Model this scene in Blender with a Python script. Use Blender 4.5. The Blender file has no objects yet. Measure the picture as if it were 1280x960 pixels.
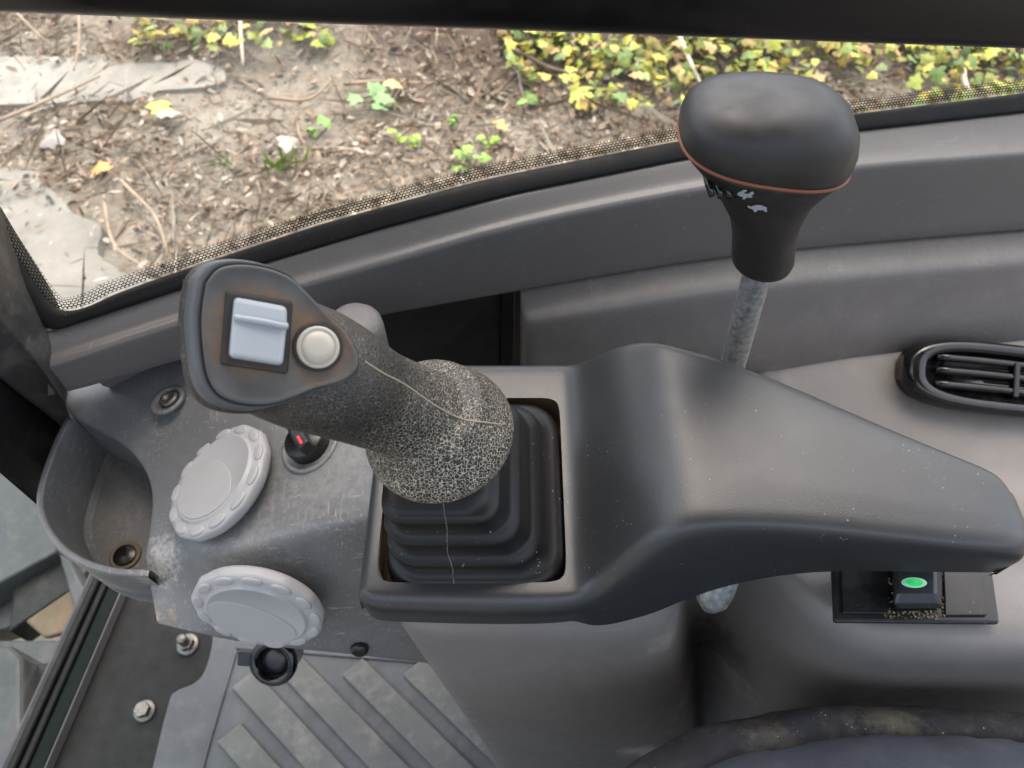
import bpy, bmesh, math, random
from mathutils import Vector, Matrix, noise
from mathutils.bvhtree import BVHTree
R = math.radians
random.seed(7)
scene = bpy.context.scene
col = scene.collection

# ------------------------------------------------------------------ camera
PITCH = R(55.0); FPX = 967.0; CZ = 0.92
cam_d = bpy.data.cameras.new('camera'); cam = bpy.data.objects.new('camera', cam_d); col.objects.link(cam)
cam.location = (0, 0, CZ); cam.rotation_euler = (R(90) - PITCH, 0, 0)
cam_d.sensor_width = 36.0; cam_d.lens = 36.0 * FPX / 1280.0
cam_d.clip_start = 0.01; cam_d.clip_end = 500
cam_d.dof.use_dof = True; cam_d.dof.focus_distance = 0.44; cam_d.dof.aperture_fstop = 13.0
scene.camera = cam
# ------------------------------------------------------------------ light
world = bpy.data.worlds.new('World'); scene.world = world; world.use_nodes = True
wn = world.node_tree.nodes; wl = world.node_tree.links
SUN_EL, SUN_AZ = 70.0, 8.0          # azimuth: clockwise from +Y
sky = wn.new('ShaderNodeTexSky'); sky.sky_type = 'NISHITA'; sky.sun_disc = False
sky.sun_elevation = R(SUN_EL); sky.sun_rotation = R(SUN_AZ); sky.dust_density = 6.0; sky.air_density = 0.8; sky.ozone_density = 0.4
bg = wn['Background']; bg.inputs['Strength'].default_value = 0.12
wl.new(sky.outputs[0], bg.inputs['Color'])
sd = bpy.data.lights.new('sun', 'SUN'); sun = bpy.data.objects.new('sun', sd); col.objects.link(sun)
sd.energy = 1.5; sd.angle = R(165); sd.color = (0.965, 1.0, 0.985)
az, el = R(SUN_AZ), R(SUN_EL)
sdir = Vector((math.sin(az) * math.cos(el), math.cos(az) * math.cos(el), math.sin(el)))
sun.rotation_euler = sdir.to_track_quat('Z', 'Y').to_euler(); sun.location = sdir * 5
vs = scene.view_settings
vs.view_transform = 'Standard'; vs.look = 'None'; vs.gamma = 1.0; vs.use_curve_mapping = False; vs.exposure = 1.55

# ------------------------------------------------------------------ pixel to point (photo pixels, 1280 x 960)
def ray(u, v):
    a = (u - 640) / FPX; b = -(v - 480) / FPX
    return Vector((a, math.cos(PITCH) + b * math.sin(PITCH), -math.sin(PITCH) + b * math.cos(PITCH)))
C0 = Vector((0, 0, CZ))
def Z(u, v, z): d = ray(u, v); return C0 + d * ((z - CZ) / d.z)
def Y(u, v, y): d = ray(u, v); return C0 + d * (y / d.y)
def T(u, v, t): return C0 + ray(u, v) * t

# ------------------------------------------------------------------ materials
def mat_new(name):
    m = bpy.data.materials.new(name); m.use_nodes = True
    nt = m.node_tree; b = nt.nodes['Principled BSDF']
    return m, nt, b
def nd(nt, t, **kw):
    n = nt.nodes.new(t)
    for k, v in kw.items():
        if k in n.inputs: n.inputs[k].default_value = v
        else: setattr(n, k, v)
    return n
def ramp(nt, src, stops):
    r = nt.nodes.new('ShaderNodeValToRGB'); e = r.color_ramp.elements
    while len(e) < len(stops): e.new(0.5)
    for k, (p, c) in enumerate(stops):
        e[k].position = p; e[k].color = (c, c, c, 1) if not isinstance(c, tuple) else (*c, 1)
    nt.links.new(src, r.inputs[0]); return r.outputs[0]
def mixc(nt, fac, a, b, mode='MIX'):
    m = nt.nodes.new('ShaderNodeMix'); m.data_type = 'RGBA'; m.blend_type = mode
    for s, x in ((m.inputs[0], fac), (m.inputs[6], a), (m.inputs[7], b)):
        if hasattr(x, 'links'): nt.links.new(x, s)
        elif isinstance(x, (int, float)): s.default_value = x
        else: s.default_value = (*x, 1)
    return m.outputs[2]
def mathn(nt, op, a, b=0.0):
    m = nt.nodes.new('ShaderNodeMath'); m.operation = op
    for s, x in ((m.inputs[0], a), (m.inputs[1], b)):
        if hasattr(x, 'links'): nt.links.new(x, s)
        else: s.default_value = x
    return m.outputs[0]
def coords(nt, sc=(1, 1, 1), rot=(0, 0, 0)):
    t = nt.nodes.new('ShaderNodeTexCoord'); mp = nt.nodes.new('ShaderNodeMapping')
    mp.inputs['Scale'].default_value = sc; mp.inputs['Rotation'].default_value = rot
    nt.links.new(t.outputs['Object'], mp.inputs[0]); return mp.outputs[0]
def noise_t(nt, vec, scale, detail=4, rough=.55, dist=0):
    n = nd(nt, 'ShaderNodeTexNoise', Scale=scale, Detail=detail, Roughness=rough, Distortion=dist)
    nt.links.new(vec, n.inputs['Vector']); return n.outputs[0]

def plastic(name, base, rough=.5, grain=1100, gstr=.12, dust=.0, dustc=(.42, .40, .37), scr=.0, spec=.5, blotch=.18, speck=.0, rvar=1.0, spots=()):
    m, nt, b = mat_new(name); v = coords(nt)
    big = noise_t(nt, v, 14, 5, .6)
    c = mixc(nt, ramp(nt, big, [(.3, 0.), (.7, 1.)]), tuple(x * (1 - blotch) for x in base), tuple(x * (1 + blotch) for x in base))
    rgh = rough
    if dust > 0:
        d1 = ramp(nt, noise_t(nt, v, 38, 8, .7), [(.5, 0.), (.72, dust)])
        c = mixc(nt, d1, c, dustc)
    if scr > 0:
        tot = None
        for (sc, ro) in (((900, 45, 300), (.3, .2, .7)), ((60, 800, 200), (.1, .5, 2.1)), ((500, 60, 500), (.6, .1, 1.2))):
            s = noise_t(nt, coords(nt, sc, ro), 1.0, 2, .5)
            s = ramp(nt, s, [(.64, 0.), (.74, scr)])
            tot = s if tot is None else mathn(nt, 'MAXIMUM', tot, s)
        gate = ramp(nt, noise_t(nt, v, 22, 3, .6), [(.38, 0.), (.60, 1.)])
        c = mixc(nt, mathn(nt, 'MULTIPLY', tot, gate), c, dustc)
    if speck > 0:
        vo = nd(nt, 'ShaderNodeTexVoronoi', Scale=260); nt.links.new(v, vo.inputs['Vector'])
        k = ramp(nt, vo.outputs['Distance'], [(.05, 1.), (.13, 0.)])
        g2 = ramp(nt, noise_t(nt, v, 45, 3, .6), [(.5, 0.), (.66, speck)])
        c = mixc(nt, mathn(nt, 'MULTIPLY', k, g2), c, (.55, .53, .48))
    for (pc0, rad, stg, colr, nsc) in spots:
        dd = nt.nodes.new('ShaderNodeVectorMath'); dd.operation = 'DISTANCE'; nt.links.new(v, dd.inputs[0]); dd.inputs[1].default_value = pc0
        fall = mathn(nt, 'MAXIMUM', mathn(nt, 'SUBTRACT', 1.0, mathn(nt, 'DIVIDE', dd.outputs['Value'], rad)), 0.0)
        nn_ = ramp(nt, mathn(nt, 'ADD', noise_t(nt, v, nsc, 8, .72), mathn(nt, 'MULTIPLY', fall, .35)), [(.58, 0.), (.80, stg)])
        c = mixc(nt, mathn(nt, 'MULTIPLY', nn_, mathn(nt, 'MINIMUM', mathn(nt, 'MULTIPLY', fall, 3.0), 1.0)), c, colr)
    nt.links.new(c, b.inputs['Base Color'])
    rr = ramp(nt, noise_t(nt, v, 60, 4, .6), [(.3, max(rough - .08 * rvar, .02)), (.7, min(rough + .1 * rvar, 1))])
    nt.links.new(rr, b.inputs['Roughness']); b.inputs['Specular IOR Level'].default_value = spec
    if gstr > 0:
        bm = nd(nt, 'ShaderNodeBump', Strength=gstr, Distance=.0006)
        nt.links.new(noise_t(nt, v, grain, 2, .5), bm.inputs['Height']); nt.links.new(bm.outputs[0], b.inputs['Normal'])
    return m
def metal(name, base, rough, var=.3, metallic=1.0, scale=120):
    m, nt, b = mat_new(name); v = coords(nt)
    n = noise_t(nt, v, scale, 5, .65)
    nt.links.new(mixc(nt, ramp(nt, n, [(.35, 0.), (.65, 1.)]), tuple(x * (1 - var) for x in base), tuple(min(1, x * (1 + var)) for x in base)), b.inputs['Base Color'])
    b.inputs['Metallic'].default_value = metallic
    nt.links.new(ramp(nt, n, [(.3, rough - .1), (.7, rough + .12)]), b.inputs['Roughness'])
    bm = nd(nt, 'ShaderNodeBump', Strength=.15, Distance=.0006); nt.links.new(n, bm.inputs['Height']); nt.links.new(bm.outputs[0], b.inputs['Normal'])
    return m

M = {}
M['cover'] = plastic('charcoal_cover', (.019, .0208, .0228), .39, 1500, .20, dust=.015, scr=0, speck=.6, blotch=.04, spec=.68, rvar=.25)
M['panel'] = plastic('grey_scuffed_plastic', (0.1120, 0.1140, 0.1150), .44, 750, .25, dust=.12, scr=.5, speck=.8, blotch=.08, spec=.6, rvar=.5, spots=[(Z(200, 700, .415), .026, .65, (.42, .40, .37), 260), (Z(300, 680, .45), .05, .25, (.34, .33, .31), 220), (Z(410, 590, .47), .06, .25, (.34, .33, .31), 200), (Y(196, 768, .17), .016, 1.0, (.36, .27, .17), 120), (Z(130, 620, .366), .06, .35, (.25, .24, .22), 200)])
M['pedestal'] = plastic('warm_grey_plastic', (0.1580, 0.1470, 0.1400), .46, 800, .20, dust=.08, dustc=(.30, .28, .25), scr=.12, speck=.4, blotch=.07, spots=[(Y(885, 872, .155), .05, .8, (.34, .31, .26), 90), (Y(905, 800, .19), .05, .6, (.05, .045, .04), 60), (Y(800, 945, .128), .04, .8, (.40, .37, .33), 40), (Y(840, 800, .15), .03, .6, (.30, .28, .25), 160)])
M['sidetrim'] = plastic('side_trim_plastic', (0.1400, 0.1310, 0.1260), .50, 800, .20, dust=.10, scr=.25, speck=.4, blotch=.08)
M['sill'] = plastic('sill_paint', (0.1080, 0.1030, 0.1010), .42, 1200, .06, dust=.015, scr=.15, blotch=.04, spec=.5, rvar=.5)
M['post'] = plastic('post_paint', (.035, .034, .035), .45, 900, .06, dust=.16, scr=.25)
M['vent'] = plastic('pale_grey_plastic', (0.3300, 0.3300, 0.3320), .48, 1600, .04, dust=.12, dustc=(.24, .235, .23), blotch=.04, speck=.2)
M['rubber'] = plastic('black_rubber', (.004, .004, .0043), .55, 900, .08, dust=.05, dustc=(.08, .07, .06), speck=.3, spec=.25)
M['gaiter'] = plastic('black_gaiter_rubber', (0.0065, 0.0068, 0.0074), .42, 900, .06, dust=.05, dustc=(.08, .07, .06), speck=.9, spec=.32, rvar=.4)
M['black'] = plastic('black_plastic', (.009, .009, .010), .32, 1200, .04, dust=.05, speck=.4)
M['gloss'] = plastic('gloss_black_plastic', (.004, .004, .0045), .10, 900, .0, dust=.05, blotch=.1)
M['rail'] = plastic('black_rail_and_gap_shade', (.0012, .0012, .0014), .35, 900, .0, dust=.0)  # top rail paint, also the black that stands for dark gaps
M['darkbox'] = plastic('dark_bracket_paint', (.007, .007, .0075), .4, 900, .04, dust=.2, dustc=(.12, .12, .12))
M['floorplate'] = plastic('dark_floor_steel', (0.0080, 0.0075, 0.0075), .62, 700, .08, dust=.12, dustc=(.03, .026, .023), scr=.06, spec=.3)
M['mat'] = plastic('grey_rubber_mat', (0.0830, 0.0860, 0.0900), .7, 800, .15, dust=.4, dustc=(.17, .165, .155), scr=.1)
M['matrib'] = plastic('dusty_mat_rib', (0.1180, 0.1170, 0.1110), .9, 900, .2, dust=.6, dustc=(.25, .23, .20))
M['steel'] = metal('zinc_steel', (.30, .31, .305), .45, .35, .6, 260)
M['boltsteel'] = metal('dull_bolt_steel', (0.1700, 0.1600, 0.1450), .45, .3, .85, 300)
M['knob'] = plastic('knob_rubber', (0.0150, 0.0155, 0.0162), .50, 1400, .05, dust=.03, blotch=.08)
M['neck'] = plastic('knob_neck_plastic', (.0075, .0075, .0075), .55, 1400, .10, dust=.06, speck=.2)
M['orange'] = plastic('orange_piping', (.22, .075, .035), .5, 1000, .05)
M['white'] = plastic('white_print', (.40, .43, .47), .6, 500, 0)
M['rocker'] = plastic('pale_blue_grey_switch', (0.3328, 0.3697, 0.4067), .42, 1200, .03, dust=.25, dustc=(.30, .25, .19), blotch=.05)
M['cream'] = plastic('cream_button', (0.4698, 0.4437, 0.3785), .38, 1200, .03, dust=.15, dustc=(.45, .38, .28), blotch=.06)
M['seam'] = plastic('worn_seam', (.25, .22, .15), .7, 900, .2)
M['red'] = plastic('red_mark', (.65, .05, .04), .5, 900, 0)
M['seatedge'] = plastic('dark_seat_edge', (0.0220, 0.0230, 0.0270), .9, 500, .35, dust=.5, dustc=(.14, .125, .10), speck=.9, spec=.3, spots=[(Z(1090, 878, .43), .03, .3, (.16, .14, .10), 150), (Z(1130, 905, .43), .025, .35, (.16, .14, .10), 170), (Z(960, 915, .43), .025, .25, (.15, .13, .10), 170)])
M['seat'] = plastic('blue_black_seat_cloth', (0.0300, 0.0360, 0.0500), .85, 900, .5, dust=.3, dustc=(.09, .09, .12))
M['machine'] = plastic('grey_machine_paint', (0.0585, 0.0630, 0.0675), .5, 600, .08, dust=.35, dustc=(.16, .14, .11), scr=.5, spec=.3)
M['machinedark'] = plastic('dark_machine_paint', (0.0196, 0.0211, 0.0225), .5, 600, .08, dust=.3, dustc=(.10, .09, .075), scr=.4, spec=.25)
M['dirt'] = plastic('packed_brown_dirt', (.14, .105, .07), .95, 300, .7, dust=.5, dustc=(.25, .2, .14))
M['rust'] = plastic('rusty_foam', (0.1000, 0.0650, 0.0350), .95, 500, .6, dust=.6, dustc=(.05, .03, .02))

# green lamp, then an emissive tone for the glow round it
m, nt, b = mat_new('green_lamp'); b.inputs['Base Color'].default_value = (.01, .28, .07, 1)
b.inputs['Emission Color'].default_value = (.0, .55, .10, 1); b.inputs['Emission Strength'].default_value = .22; M['lamp'] = m
m, nt, b = mat_new('lamp_halo'); b.inputs['Base Color'].default_value = (.25, .5, .35, 1)
b.inputs['Emission Color'].default_value = (.2, .6, .35, 1); b.inputs['Emission Strength'].default_value = .10; M['lamphalo'] = m

# crackled grip leather: pale cracks, dense on the flange, faint on the worn shaft
FL = Vector((-.038, .210, .578))
def crackle(name, dens_center, r0, r1):
    m, nt, b = mat_new(name); v = coords(nt)
    wv = nd(nt, 'ShaderNodeTexNoise', Scale=420, Detail=2); nt.links.new(v, wv.inputs['Vector'])
    va = nt.nodes.new('ShaderNodeVectorMath'); va.operation = 'MULTIPLY_ADD'
    nt.links.new(wv.outputs['Color'], va.inputs[0]); va.inputs[1].default_value = (.0024,) * 3; nt.links.new(v, va.inputs[2])
    vo = nd(nt, 'ShaderNodeTexVoronoi', Scale=540); vo.feature = 'DISTANCE_TO_EDGE'; nt.links.new(va.outputs[0], vo.inputs['Vector'])
    vo2 = nd(nt, 'ShaderNodeTexVoronoi', Scale=760); vo2.feature = 'DISTANCE_TO_EDGE'; nt.links.new(va.outputs[0], vo2.inputs['Vector'])
    dist = nt.nodes.new('ShaderNodeVectorMath'); dist.operation = 'DISTANCE'; nt.links.new(v, dist.inputs[0]); dist.inputs[1].default_value = dens_center
    mr = nd(nt, 'ShaderNodeMapRange'); mr.inputs[1].default_value = r0; mr.inputs[2].default_value = r1; mr.inputs[3].default_value = 1; mr.inputs[4].default_value = 0
    nt.links.new(dist.outputs['Value'], mr.inputs[0])
    gate = noise_t(nt, v, 55, 4, .6)
    wear = mathn(nt, 'ADD', mr.outputs[0], mathn(nt, 'MULTIPLY', mathn(nt, 'SUBTRACT', gate, .5), .55))
    wear = mathn(nt, 'MAXIMUM', wear, 0.0)
    width = mathn(nt, 'ADD', mathn(nt, 'MULTIPLY', wear, .035), .045)
    c1 = mathn(nt, 'LESS_THAN', vo.outputs['Distance'], width)
    soft = mathn(nt, 'SUBTRACT', 1.0, mathn(nt, 'MINIMUM', mathn(nt, 'DIVIDE', vo.outputs['Distance'], width), 1.0))
    cov = mathn(nt, 'MINIMUM', mathn(nt, 'MULTIPLY', soft, 2.6), 1.0)
    brk = ramp(nt, noise_t(nt, v, 520, 2, .5), [(.33, 0.), (.45, 1.)])
    cov = mathn(nt, 'MULTIPLY', cov, brk)
    fine = mathn(nt, 'SUBTRACT', 1.0, mathn(nt, 'MINIMUM', mathn(nt, 'DIVIDE', vo2.outputs['Distance'], .07), 1.0))
    cc = mixc(nt, mathn(nt, 'MINIMUM', mathn(nt, 'ADD', mathn(nt, 'MULTIPLY', wear, .9), .12), 1.0), (.045, .042, .036), (.44, .41, .33))
    base = mixc(nt, fine, (.015, .0148, .0145), (.035, .033, .029))
    stain = ramp(nt, noise_t(nt, v, 30, 4, .6), [(.5, 0.), (.75, .35)])
    base = mixc(nt, stain, base, (.06, .042, .026))
    c = mixc(nt, cov, base, cc)
    nt.links.new(c, b.inputs['Base Color'])
    nt.links.new(mathn(nt, 'ADD', mathn(nt, 'MULTIPLY', cov, .25), .48), b.inputs['Roughness'])
    bm = nd(nt, 'ShaderNodeBump', Strength=.55, Distance=.0008); nt.links.new(mathn(nt, 'MINIMUM', vo.outputs['Distance'], .25), bm.inputs['Height']); nt.links.new(bm.outputs[0], b.inputs['Normal'])
    return m
M['crackle'] = crackle('crackled_grip_leather', FL + Vector((.004, -.024, -.010)), .024, .080)

# worn rubber face with brown grime round the switch and the button
def face_mat(spots):
    m, nt, b = mat_new('worn_grip_face'); v = coords(nt)
    tot = None
    for (c, r) in spots:
        d = nt.nodes.new('ShaderNodeVectorMath'); d.operation = 'DISTANCE'; nt.links.new(v, d.inputs[0]); d.inputs[1].default_value = c
        q = mathn(nt, 'SUBTRACT', 1.0, mathn(nt, 'MULTIPLY', mathn(nt, 'ABSOLUTE', mathn(nt, 'SUBTRACT', d.outputs['Value'], r)), 1 / .0095))
        q = mathn(nt, 'MAXIMUM', q, 0.0); tot = q if tot is None else mathn(nt, 'MAXIMUM', tot, q)
    n = ramp(nt, noise_t(nt, v, 130, 6, .7), [(.32, 0.), (.62, 1.)])
    c = mixc(nt, ramp(nt, noise_t(nt, v, 60, 4), [(.3, 0.), (.7, 1.)]), (.052, .053, .053), (.085, .086, .085))
    c = mixc(nt, mathn(nt, 'MULTIPLY', mathn(nt, 'MULTIPLY', tot, n), 1.0), c, (.17, .095, .04))
    nt.links.new(c, b.inputs['Base Color']); b.inputs['Roughness'].default_value = .55
    bm = nd(nt, 'ShaderNodeBump', Strength=.1, Distance=.0005); nt.links.new(noise_t(nt, v, 900, 2), bm.inputs['Height']); nt.links.new(bm.outputs[0], b.inputs['Normal'])
    return m

# glass
def glass_mat(name, tint):
    m = bpy.data.materials.new(name); m.use_nodes = True; nt = m.node_tree; nt.nodes.clear()
    o = nt.nodes.new('ShaderNodeOutputMaterial'); tr = nt.nodes.new('ShaderNodeBsdfTransparent'); tr.inputs[0].default_value = (*tint, 1)
    gl = nt.nodes.new('ShaderNodeBsdfGlossy'); gl.inputs['Roughness'].default_value = .03
    fr = nt.nodes.new('ShaderNodeLayerWeight'); fr.inputs[0].default_value = .5; mx = nt.nodes.new('ShaderNodeMixShader')
    fac = mathn(nt, 'ADD', mathn(nt, 'MULTIPLY', mathn(nt, 'POWER', fr.outputs['Facing'], 5.0), .10), .010)
    nt.links.new(fac, mx.inputs[0]); nt.links.new(tr.outputs[0], mx.inputs[1]); nt.links.new(gl.outputs[0], mx.inputs[2]); nt.links.new(mx.outputs[0], o.inputs[0])
    return m
M['glass'] = glass_mat('window_glass', (.97, .98, .975)); M['greenglass'] = glass_mat('green_window_glass', (.93, .965, .95))
# printed dot border on the glass (opaque black at the edge, open round dots toward the clear pane)
def frit_mat():
    m = bpy.data.materials.new('printed_dot_border'); m.use_nodes = True; nt = m.node_tree; b = nt.nodes['Principled BSDF']
    b.inputs['Base Color'].default_value = (.006, .006, .006, 1); b.inputs['Roughness'].default_value = .25
    uv = nt.nodes.new('ShaderNodeUVMap'); uv.uv_map = 'UVMap'; sp = nt.nodes.new('ShaderNodeSeparateXYZ'); nt.links.new(uv.outputs[0], sp.inputs[0])
    # u: metres along / pitch, v: metres across / pitch ; staggered holes
    row = mathn(nt, 'FLOOR', sp.outputs[1])
    us = mathn(nt, 'ADD', sp.outputs[0], mathn(nt, 'MULTIPLY', row, .5))
    fu = mathn(nt, 'SUBTRACT', mathn(nt, 'FRACT', us), .5); fv = mathn(nt, 'SUBTRACT', mathn(nt, 'FRACT', sp.outputs[1]), .5)
    d = mathn(nt, 'SQRT', mathn(nt, 'ADD', mathn(nt, 'MULTIPLY', fu, fu), mathn(nt, 'MULTIPLY', fv, fv)))
    rad = mathn(nt, 'ADD', mathn(nt, 'MULTIPLY', row, .025), .37)
    hole = mathn(nt, 'LESS_THAN', d, mathn(nt, 'MULTIPLY', rad, 1.0))
    hole = mathn(nt, 'MULTIPLY', hole, mathn(nt, 'GREATER_THAN', sp.outputs[1], 0.0))
    tr = nt.nodes.new('ShaderNodeBsdfTransparent'); mx = nt.nodes.new('ShaderNodeMixShader'); o = nt.nodes['Material Output']
    nt.links.new(hole, mx.inputs[0]); nt.links.new(b.outputs[0], mx.inputs[1]); nt.links.new(tr.outputs[0], mx.inputs[2]); nt.links.new(mx.outputs[0], o.inputs[0])
    return m
M['frit'] = frit_mat()

# ground materials
def soil_mat():
    m, nt, b = mat_new('dry_soil'); v = coords(nt)
    n1 = noise_t(nt, v, 2.2, 6, .65); n2 = noise_t(nt, v, 26, 8, .75)
    c = mixc(nt, ramp(nt, n1, [(.35, 0.), (.65, 1.)]), (.215, .175, .13), (.33, .285, .22))
    c = mixc(nt, ramp(nt, n2, [(.35, .0), (.7, .8)]), c, (.41, .37, .30))
    c = mixc(nt, ramp(nt, noise_t(nt, v, 70, 5, .7), [(.33, .6), (.46, 0.)]), c, (.13, .095, .075))
    dd = nt.nodes.new('ShaderNodeVectorMath'); dd.operation = 'DISTANCE'; nt.links.new(v, dd.inputs[0]); dd.inputs[1].default_value = (-.15, 2.58, -.5)
    fall = ramp(nt, mathn(nt, 'ADD', dd.outputs['Value'], mathn(nt, 'MULTIPLY', mathn(nt, 'SUBTRACT', n2, .5), .35)), [(.22, .8), (.5, 0.)])
    c = mixc(nt, fall, c, (.20, .135, .10))
    nt.links.new(c, b.inputs['Base Color']); b.inputs['Roughness'].default_value = .95
    bm = nd(nt, 'ShaderNodeBump', Strength=.8, Distance=.02); nt.links.new(n2, bm.inputs['Height']); nt.links.new(bm.outputs[0], b.inputs['Normal'])
    return m
M['soil'] = soil_mat()
def concrete_mat(name='weathered_concrete', k=1.0):
    m, nt, b = mat_new(name); v = coords(nt)
    n1 = noise_t(nt, v, 5, 7, .7); n2 = noise_t(nt, v, 60, 6, .7)
    c = mixc(nt, ramp(nt, n1, [(.35, 0.), (.68, 1.)]), tuple(k * x for x in (.205, .193, .165)), tuple(k * x for x in (.295, .28, .240)))
    c = mixc(nt, ramp(nt, n2, [(.30, .6), (.5, 0.)]), c, (.24, .20, .16))
    c = mixc(nt, ramp(nt, noise_t(nt, v, 3.2, 9, .72), [(.58, 0.), (.68, .8)]), c, (.24, .19, .15))
    nt.links.new(c, b.inputs['Base Color']); b.inputs['Roughness'].default_value = .9
    bm = nd(nt, 'ShaderNodeBump', Strength=.5, Distance=.006); nt.links.new(n2, bm.inputs['Height']); nt.links.new(bm.outputs[0], b.inputs['Normal'])
    return m
M['concrete'] = concrete_mat(); M['kerb'] = concrete_mat('pale_kerb_concrete', 1.25)
def attr_mat(name, rough=.8, trans=.0):
    m, nt, b = mat_new(name)
    a = nt.nodes.new('ShaderNodeAttribute'); a.attribute_name = 'tint'
    v = coords(nt); n = noise_t(nt, v, 90, 4)
    nt.links.new(mixc(nt, ramp(nt, n, [(.3, .35), (.7, 0.)]), a.outputs['Color'], (.05, .04, .03)), b.inputs['Base Color'])
    b.inputs['Roughness'].default_value = rough
    return m
M['litter'] = attr_mat('dry_leaf_litter'); M['leafstuff'] = attr_mat('ivy_leaf_mass', .5)
def leafmat(name, c, rough=.55):
    return plastic(name, c, rough, 300, .1, blotch=.25)

# ------------------------------------------------------------------ mesh helpers
def tag(o, label=None, cat=None, group=None, kind=None):
    if label: o['label'] = label
    if cat: o['category'] = cat
    if group: o['group'] = group
    if kind: o['kind'] = kind
    return o
def thing(name, label, cat, loc=(0, 0, 0), group=None):
    o = bpy.data.objects.new(name, None); o.empty_display_size = .02; o.location = loc; col.objects.link(o)
    return tag(o, label, cat, group)
def obj(name, verts, faces, mat, parent=None, smooth=True, sub=0, solid=0, bevel=0, autos=None, mats=None):
    me = bpy.data.meshes.new(name); me.from_pydata([tuple(v) for v in verts], [], faces); me.update()
    bm = bmesh.new(); bm.from_mesh(me); bmesh.ops.recalc_face_normals(bm, faces=bm.faces); bm.to_mesh(me); bm.free()
    if mat: me.materials.append(M[mat] if isinstance(mat, str) else mat)
    o = bpy.data.objects.new(name, me); col.objects.link(o)
    if smooth: me.shade_smooth()
    if bevel:
        md = o.modifiers.new('bevel', 'BEVEL'); md.width = bevel; md.segments = 3; md.limit_method = 'ANGLE'; md.angle_limit = R(35)
    if sub:
        md = o.modifiers.new('sub', 'SUBSURF'); md.levels = sub; md.render_levels = sub
    if solid:
        md = o.modifiers.new('solid', 'SOLIDIFY'); md.thickness = solid; md.offset = -1
    if parent: setp(o, parent)
    return o
def world_loc(o):
    l = o.location.copy()
    return l if o.parent is None else o.matrix_parent_inverse @ l
def setp(o, parent):
    o.parent = parent
    if parent.parent is None: o.matrix_parent_inverse = Matrix.Translation(-parent.location)
    # parts of parts: the part itself sits at the origin of its own coordinates
def grid(name, G, mat, parent=None, skip=(), sub=2, solid=0, wrap=False):
    nr, nc = len(G), len(G[0]); V = [p for r in G for p in r]; F = []
    for i in range(nr - 1):
        for j in range(nc - (0 if wrap else 1)):
            if (i, j) in skip: continue
            k = (j + 1) % nc
            F.append((i * nc + j, i * nc + k, (i + 1) * nc + k, (i + 1) * nc + j))
    return obj(name, V, F, mat, parent, sub=sub, solid=solid)
def loft_data(rings, cap0=True, cap1=True):
    n = len(rings[0]); V = [p for r in rings for p in r]; F = []
    for i in range(len(rings) - 1):
        for j in range(n):
            k = (j + 1) % n; F.append((i * n + j, i * n + k, (i + 1) * n + k, (i + 1) * n + j))
    if cap0: F.append(tuple(range(n - 1, -1, -1)))
    if cap1: F.append(tuple(range((len(rings) - 1) * n, len(rings) * n)))
    return V, F
def loft(name, rings, mat, parent=None, cap0=True, cap1=True, sub=0, smooth=True, bevel=0):
    V, F = loft_data(rings, cap0, cap1); return obj(name, V, F, mat, parent, smooth=smooth, sub=sub, bevel=bevel)
def basis(n, up=Vector((0, 0, 1))):
    n = Vector(n).normalized(); x = up.cross(n)
    if x.length < 1e-4: x = Vector((1, 0, 0))
    x.normalize(); return x, n.cross(x), n
def ring_pts(c, n, r, seg=32, ry=None, up=Vector((0, 0, 1)), e=2.0):
    x, y, _ = basis(n, up); ry = r if ry is None else ry; out = []
    for k in range(seg):
        a = 2 * math.pi * k / seg; ca, sa = math.cos(a), math.sin(a)
        out.append(Vector(c) + x * (r * math.copysign(abs(ca) ** (2 / e), ca)) + y * (ry * math.copysign(abs(sa) ** (2 / e), sa)))
    return out
def lathe(name, c, n, prof, mat, parent=None, seg=40, cap0=True, cap1=True, smooth=True, bevel=0):
    n = Vector(n).normalized()
    return loft(name, [ring_pts(Vector(c) + n * h, n, r, seg) for (r, h) in prof], mat, parent, cap0, cap1, smooth=smooth, bevel=bevel)
def catmull(pts, per=8):
    P = [Vector(p) for p in pts]; P = [P[0] * 2 - P[1]] + P + [P[-1] * 2 - P[-2]]; out = []
    for i in range(1, len(P) - 2):
        for k in range(per):
            t = k / per; a, b, c, d = P[i - 1], P[i], P[i + 1], P[i + 2]
            out.append(.5 * ((2 * b) + (c - a) * t + (2 * a - 5 * b + 4 * c - d) * t * t + (3 * b - a - 3 * c + d) * t ** 3))
    out.append(P[-2]); return out
def tube_data(path, r, seg=8):
    path = [Vector(p) for p in path]; rings = []
    for i, p in enumerate(path):
        t = (path[min(i + 1, len(path) - 1)] - path[max(i - 1, 0)]).normalized()
        rr = r[i] if isinstance(r, (list, tuple)) else r
        rings.append(ring_pts(p, t, rr, seg, up=Vector((.123, .2, .97))))
    return loft_data(rings)
def tube(name, path, r, mat, parent=None, seg=8):
    V, F = tube_data(path, r, seg); return obj(name, V, F, mat, parent)
def box_data(c, sx, sy, sz, ax=None):
    X, Yv, Zv = ax if ax else (Vector((1, 0, 0)), Vector((0, 1, 0)), Vector((0, 0, 1)))
    V = [Vector(c) + X * (a * sx / 2) + Yv * (b * sy / 2) + Zv * (d * sz / 2) for a in (-1, 1) for b in (-1, 1) for d in (-1, 1)]
    return V, [(0, 1, 3, 2), (4, 6, 7, 5), (0, 4, 5, 1), (2, 3, 7, 6), (0, 2, 6, 4), (1, 5, 7, 3)]
def box(name, c, sx, sy, sz, mat, parent=None, ax=None, bevel=.001, smooth=False):
    V, F = box_data(c, sx, sy, sz, ax); o = obj(name, V, F, mat, parent, smooth=smooth, bevel=bevel); return o
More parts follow.
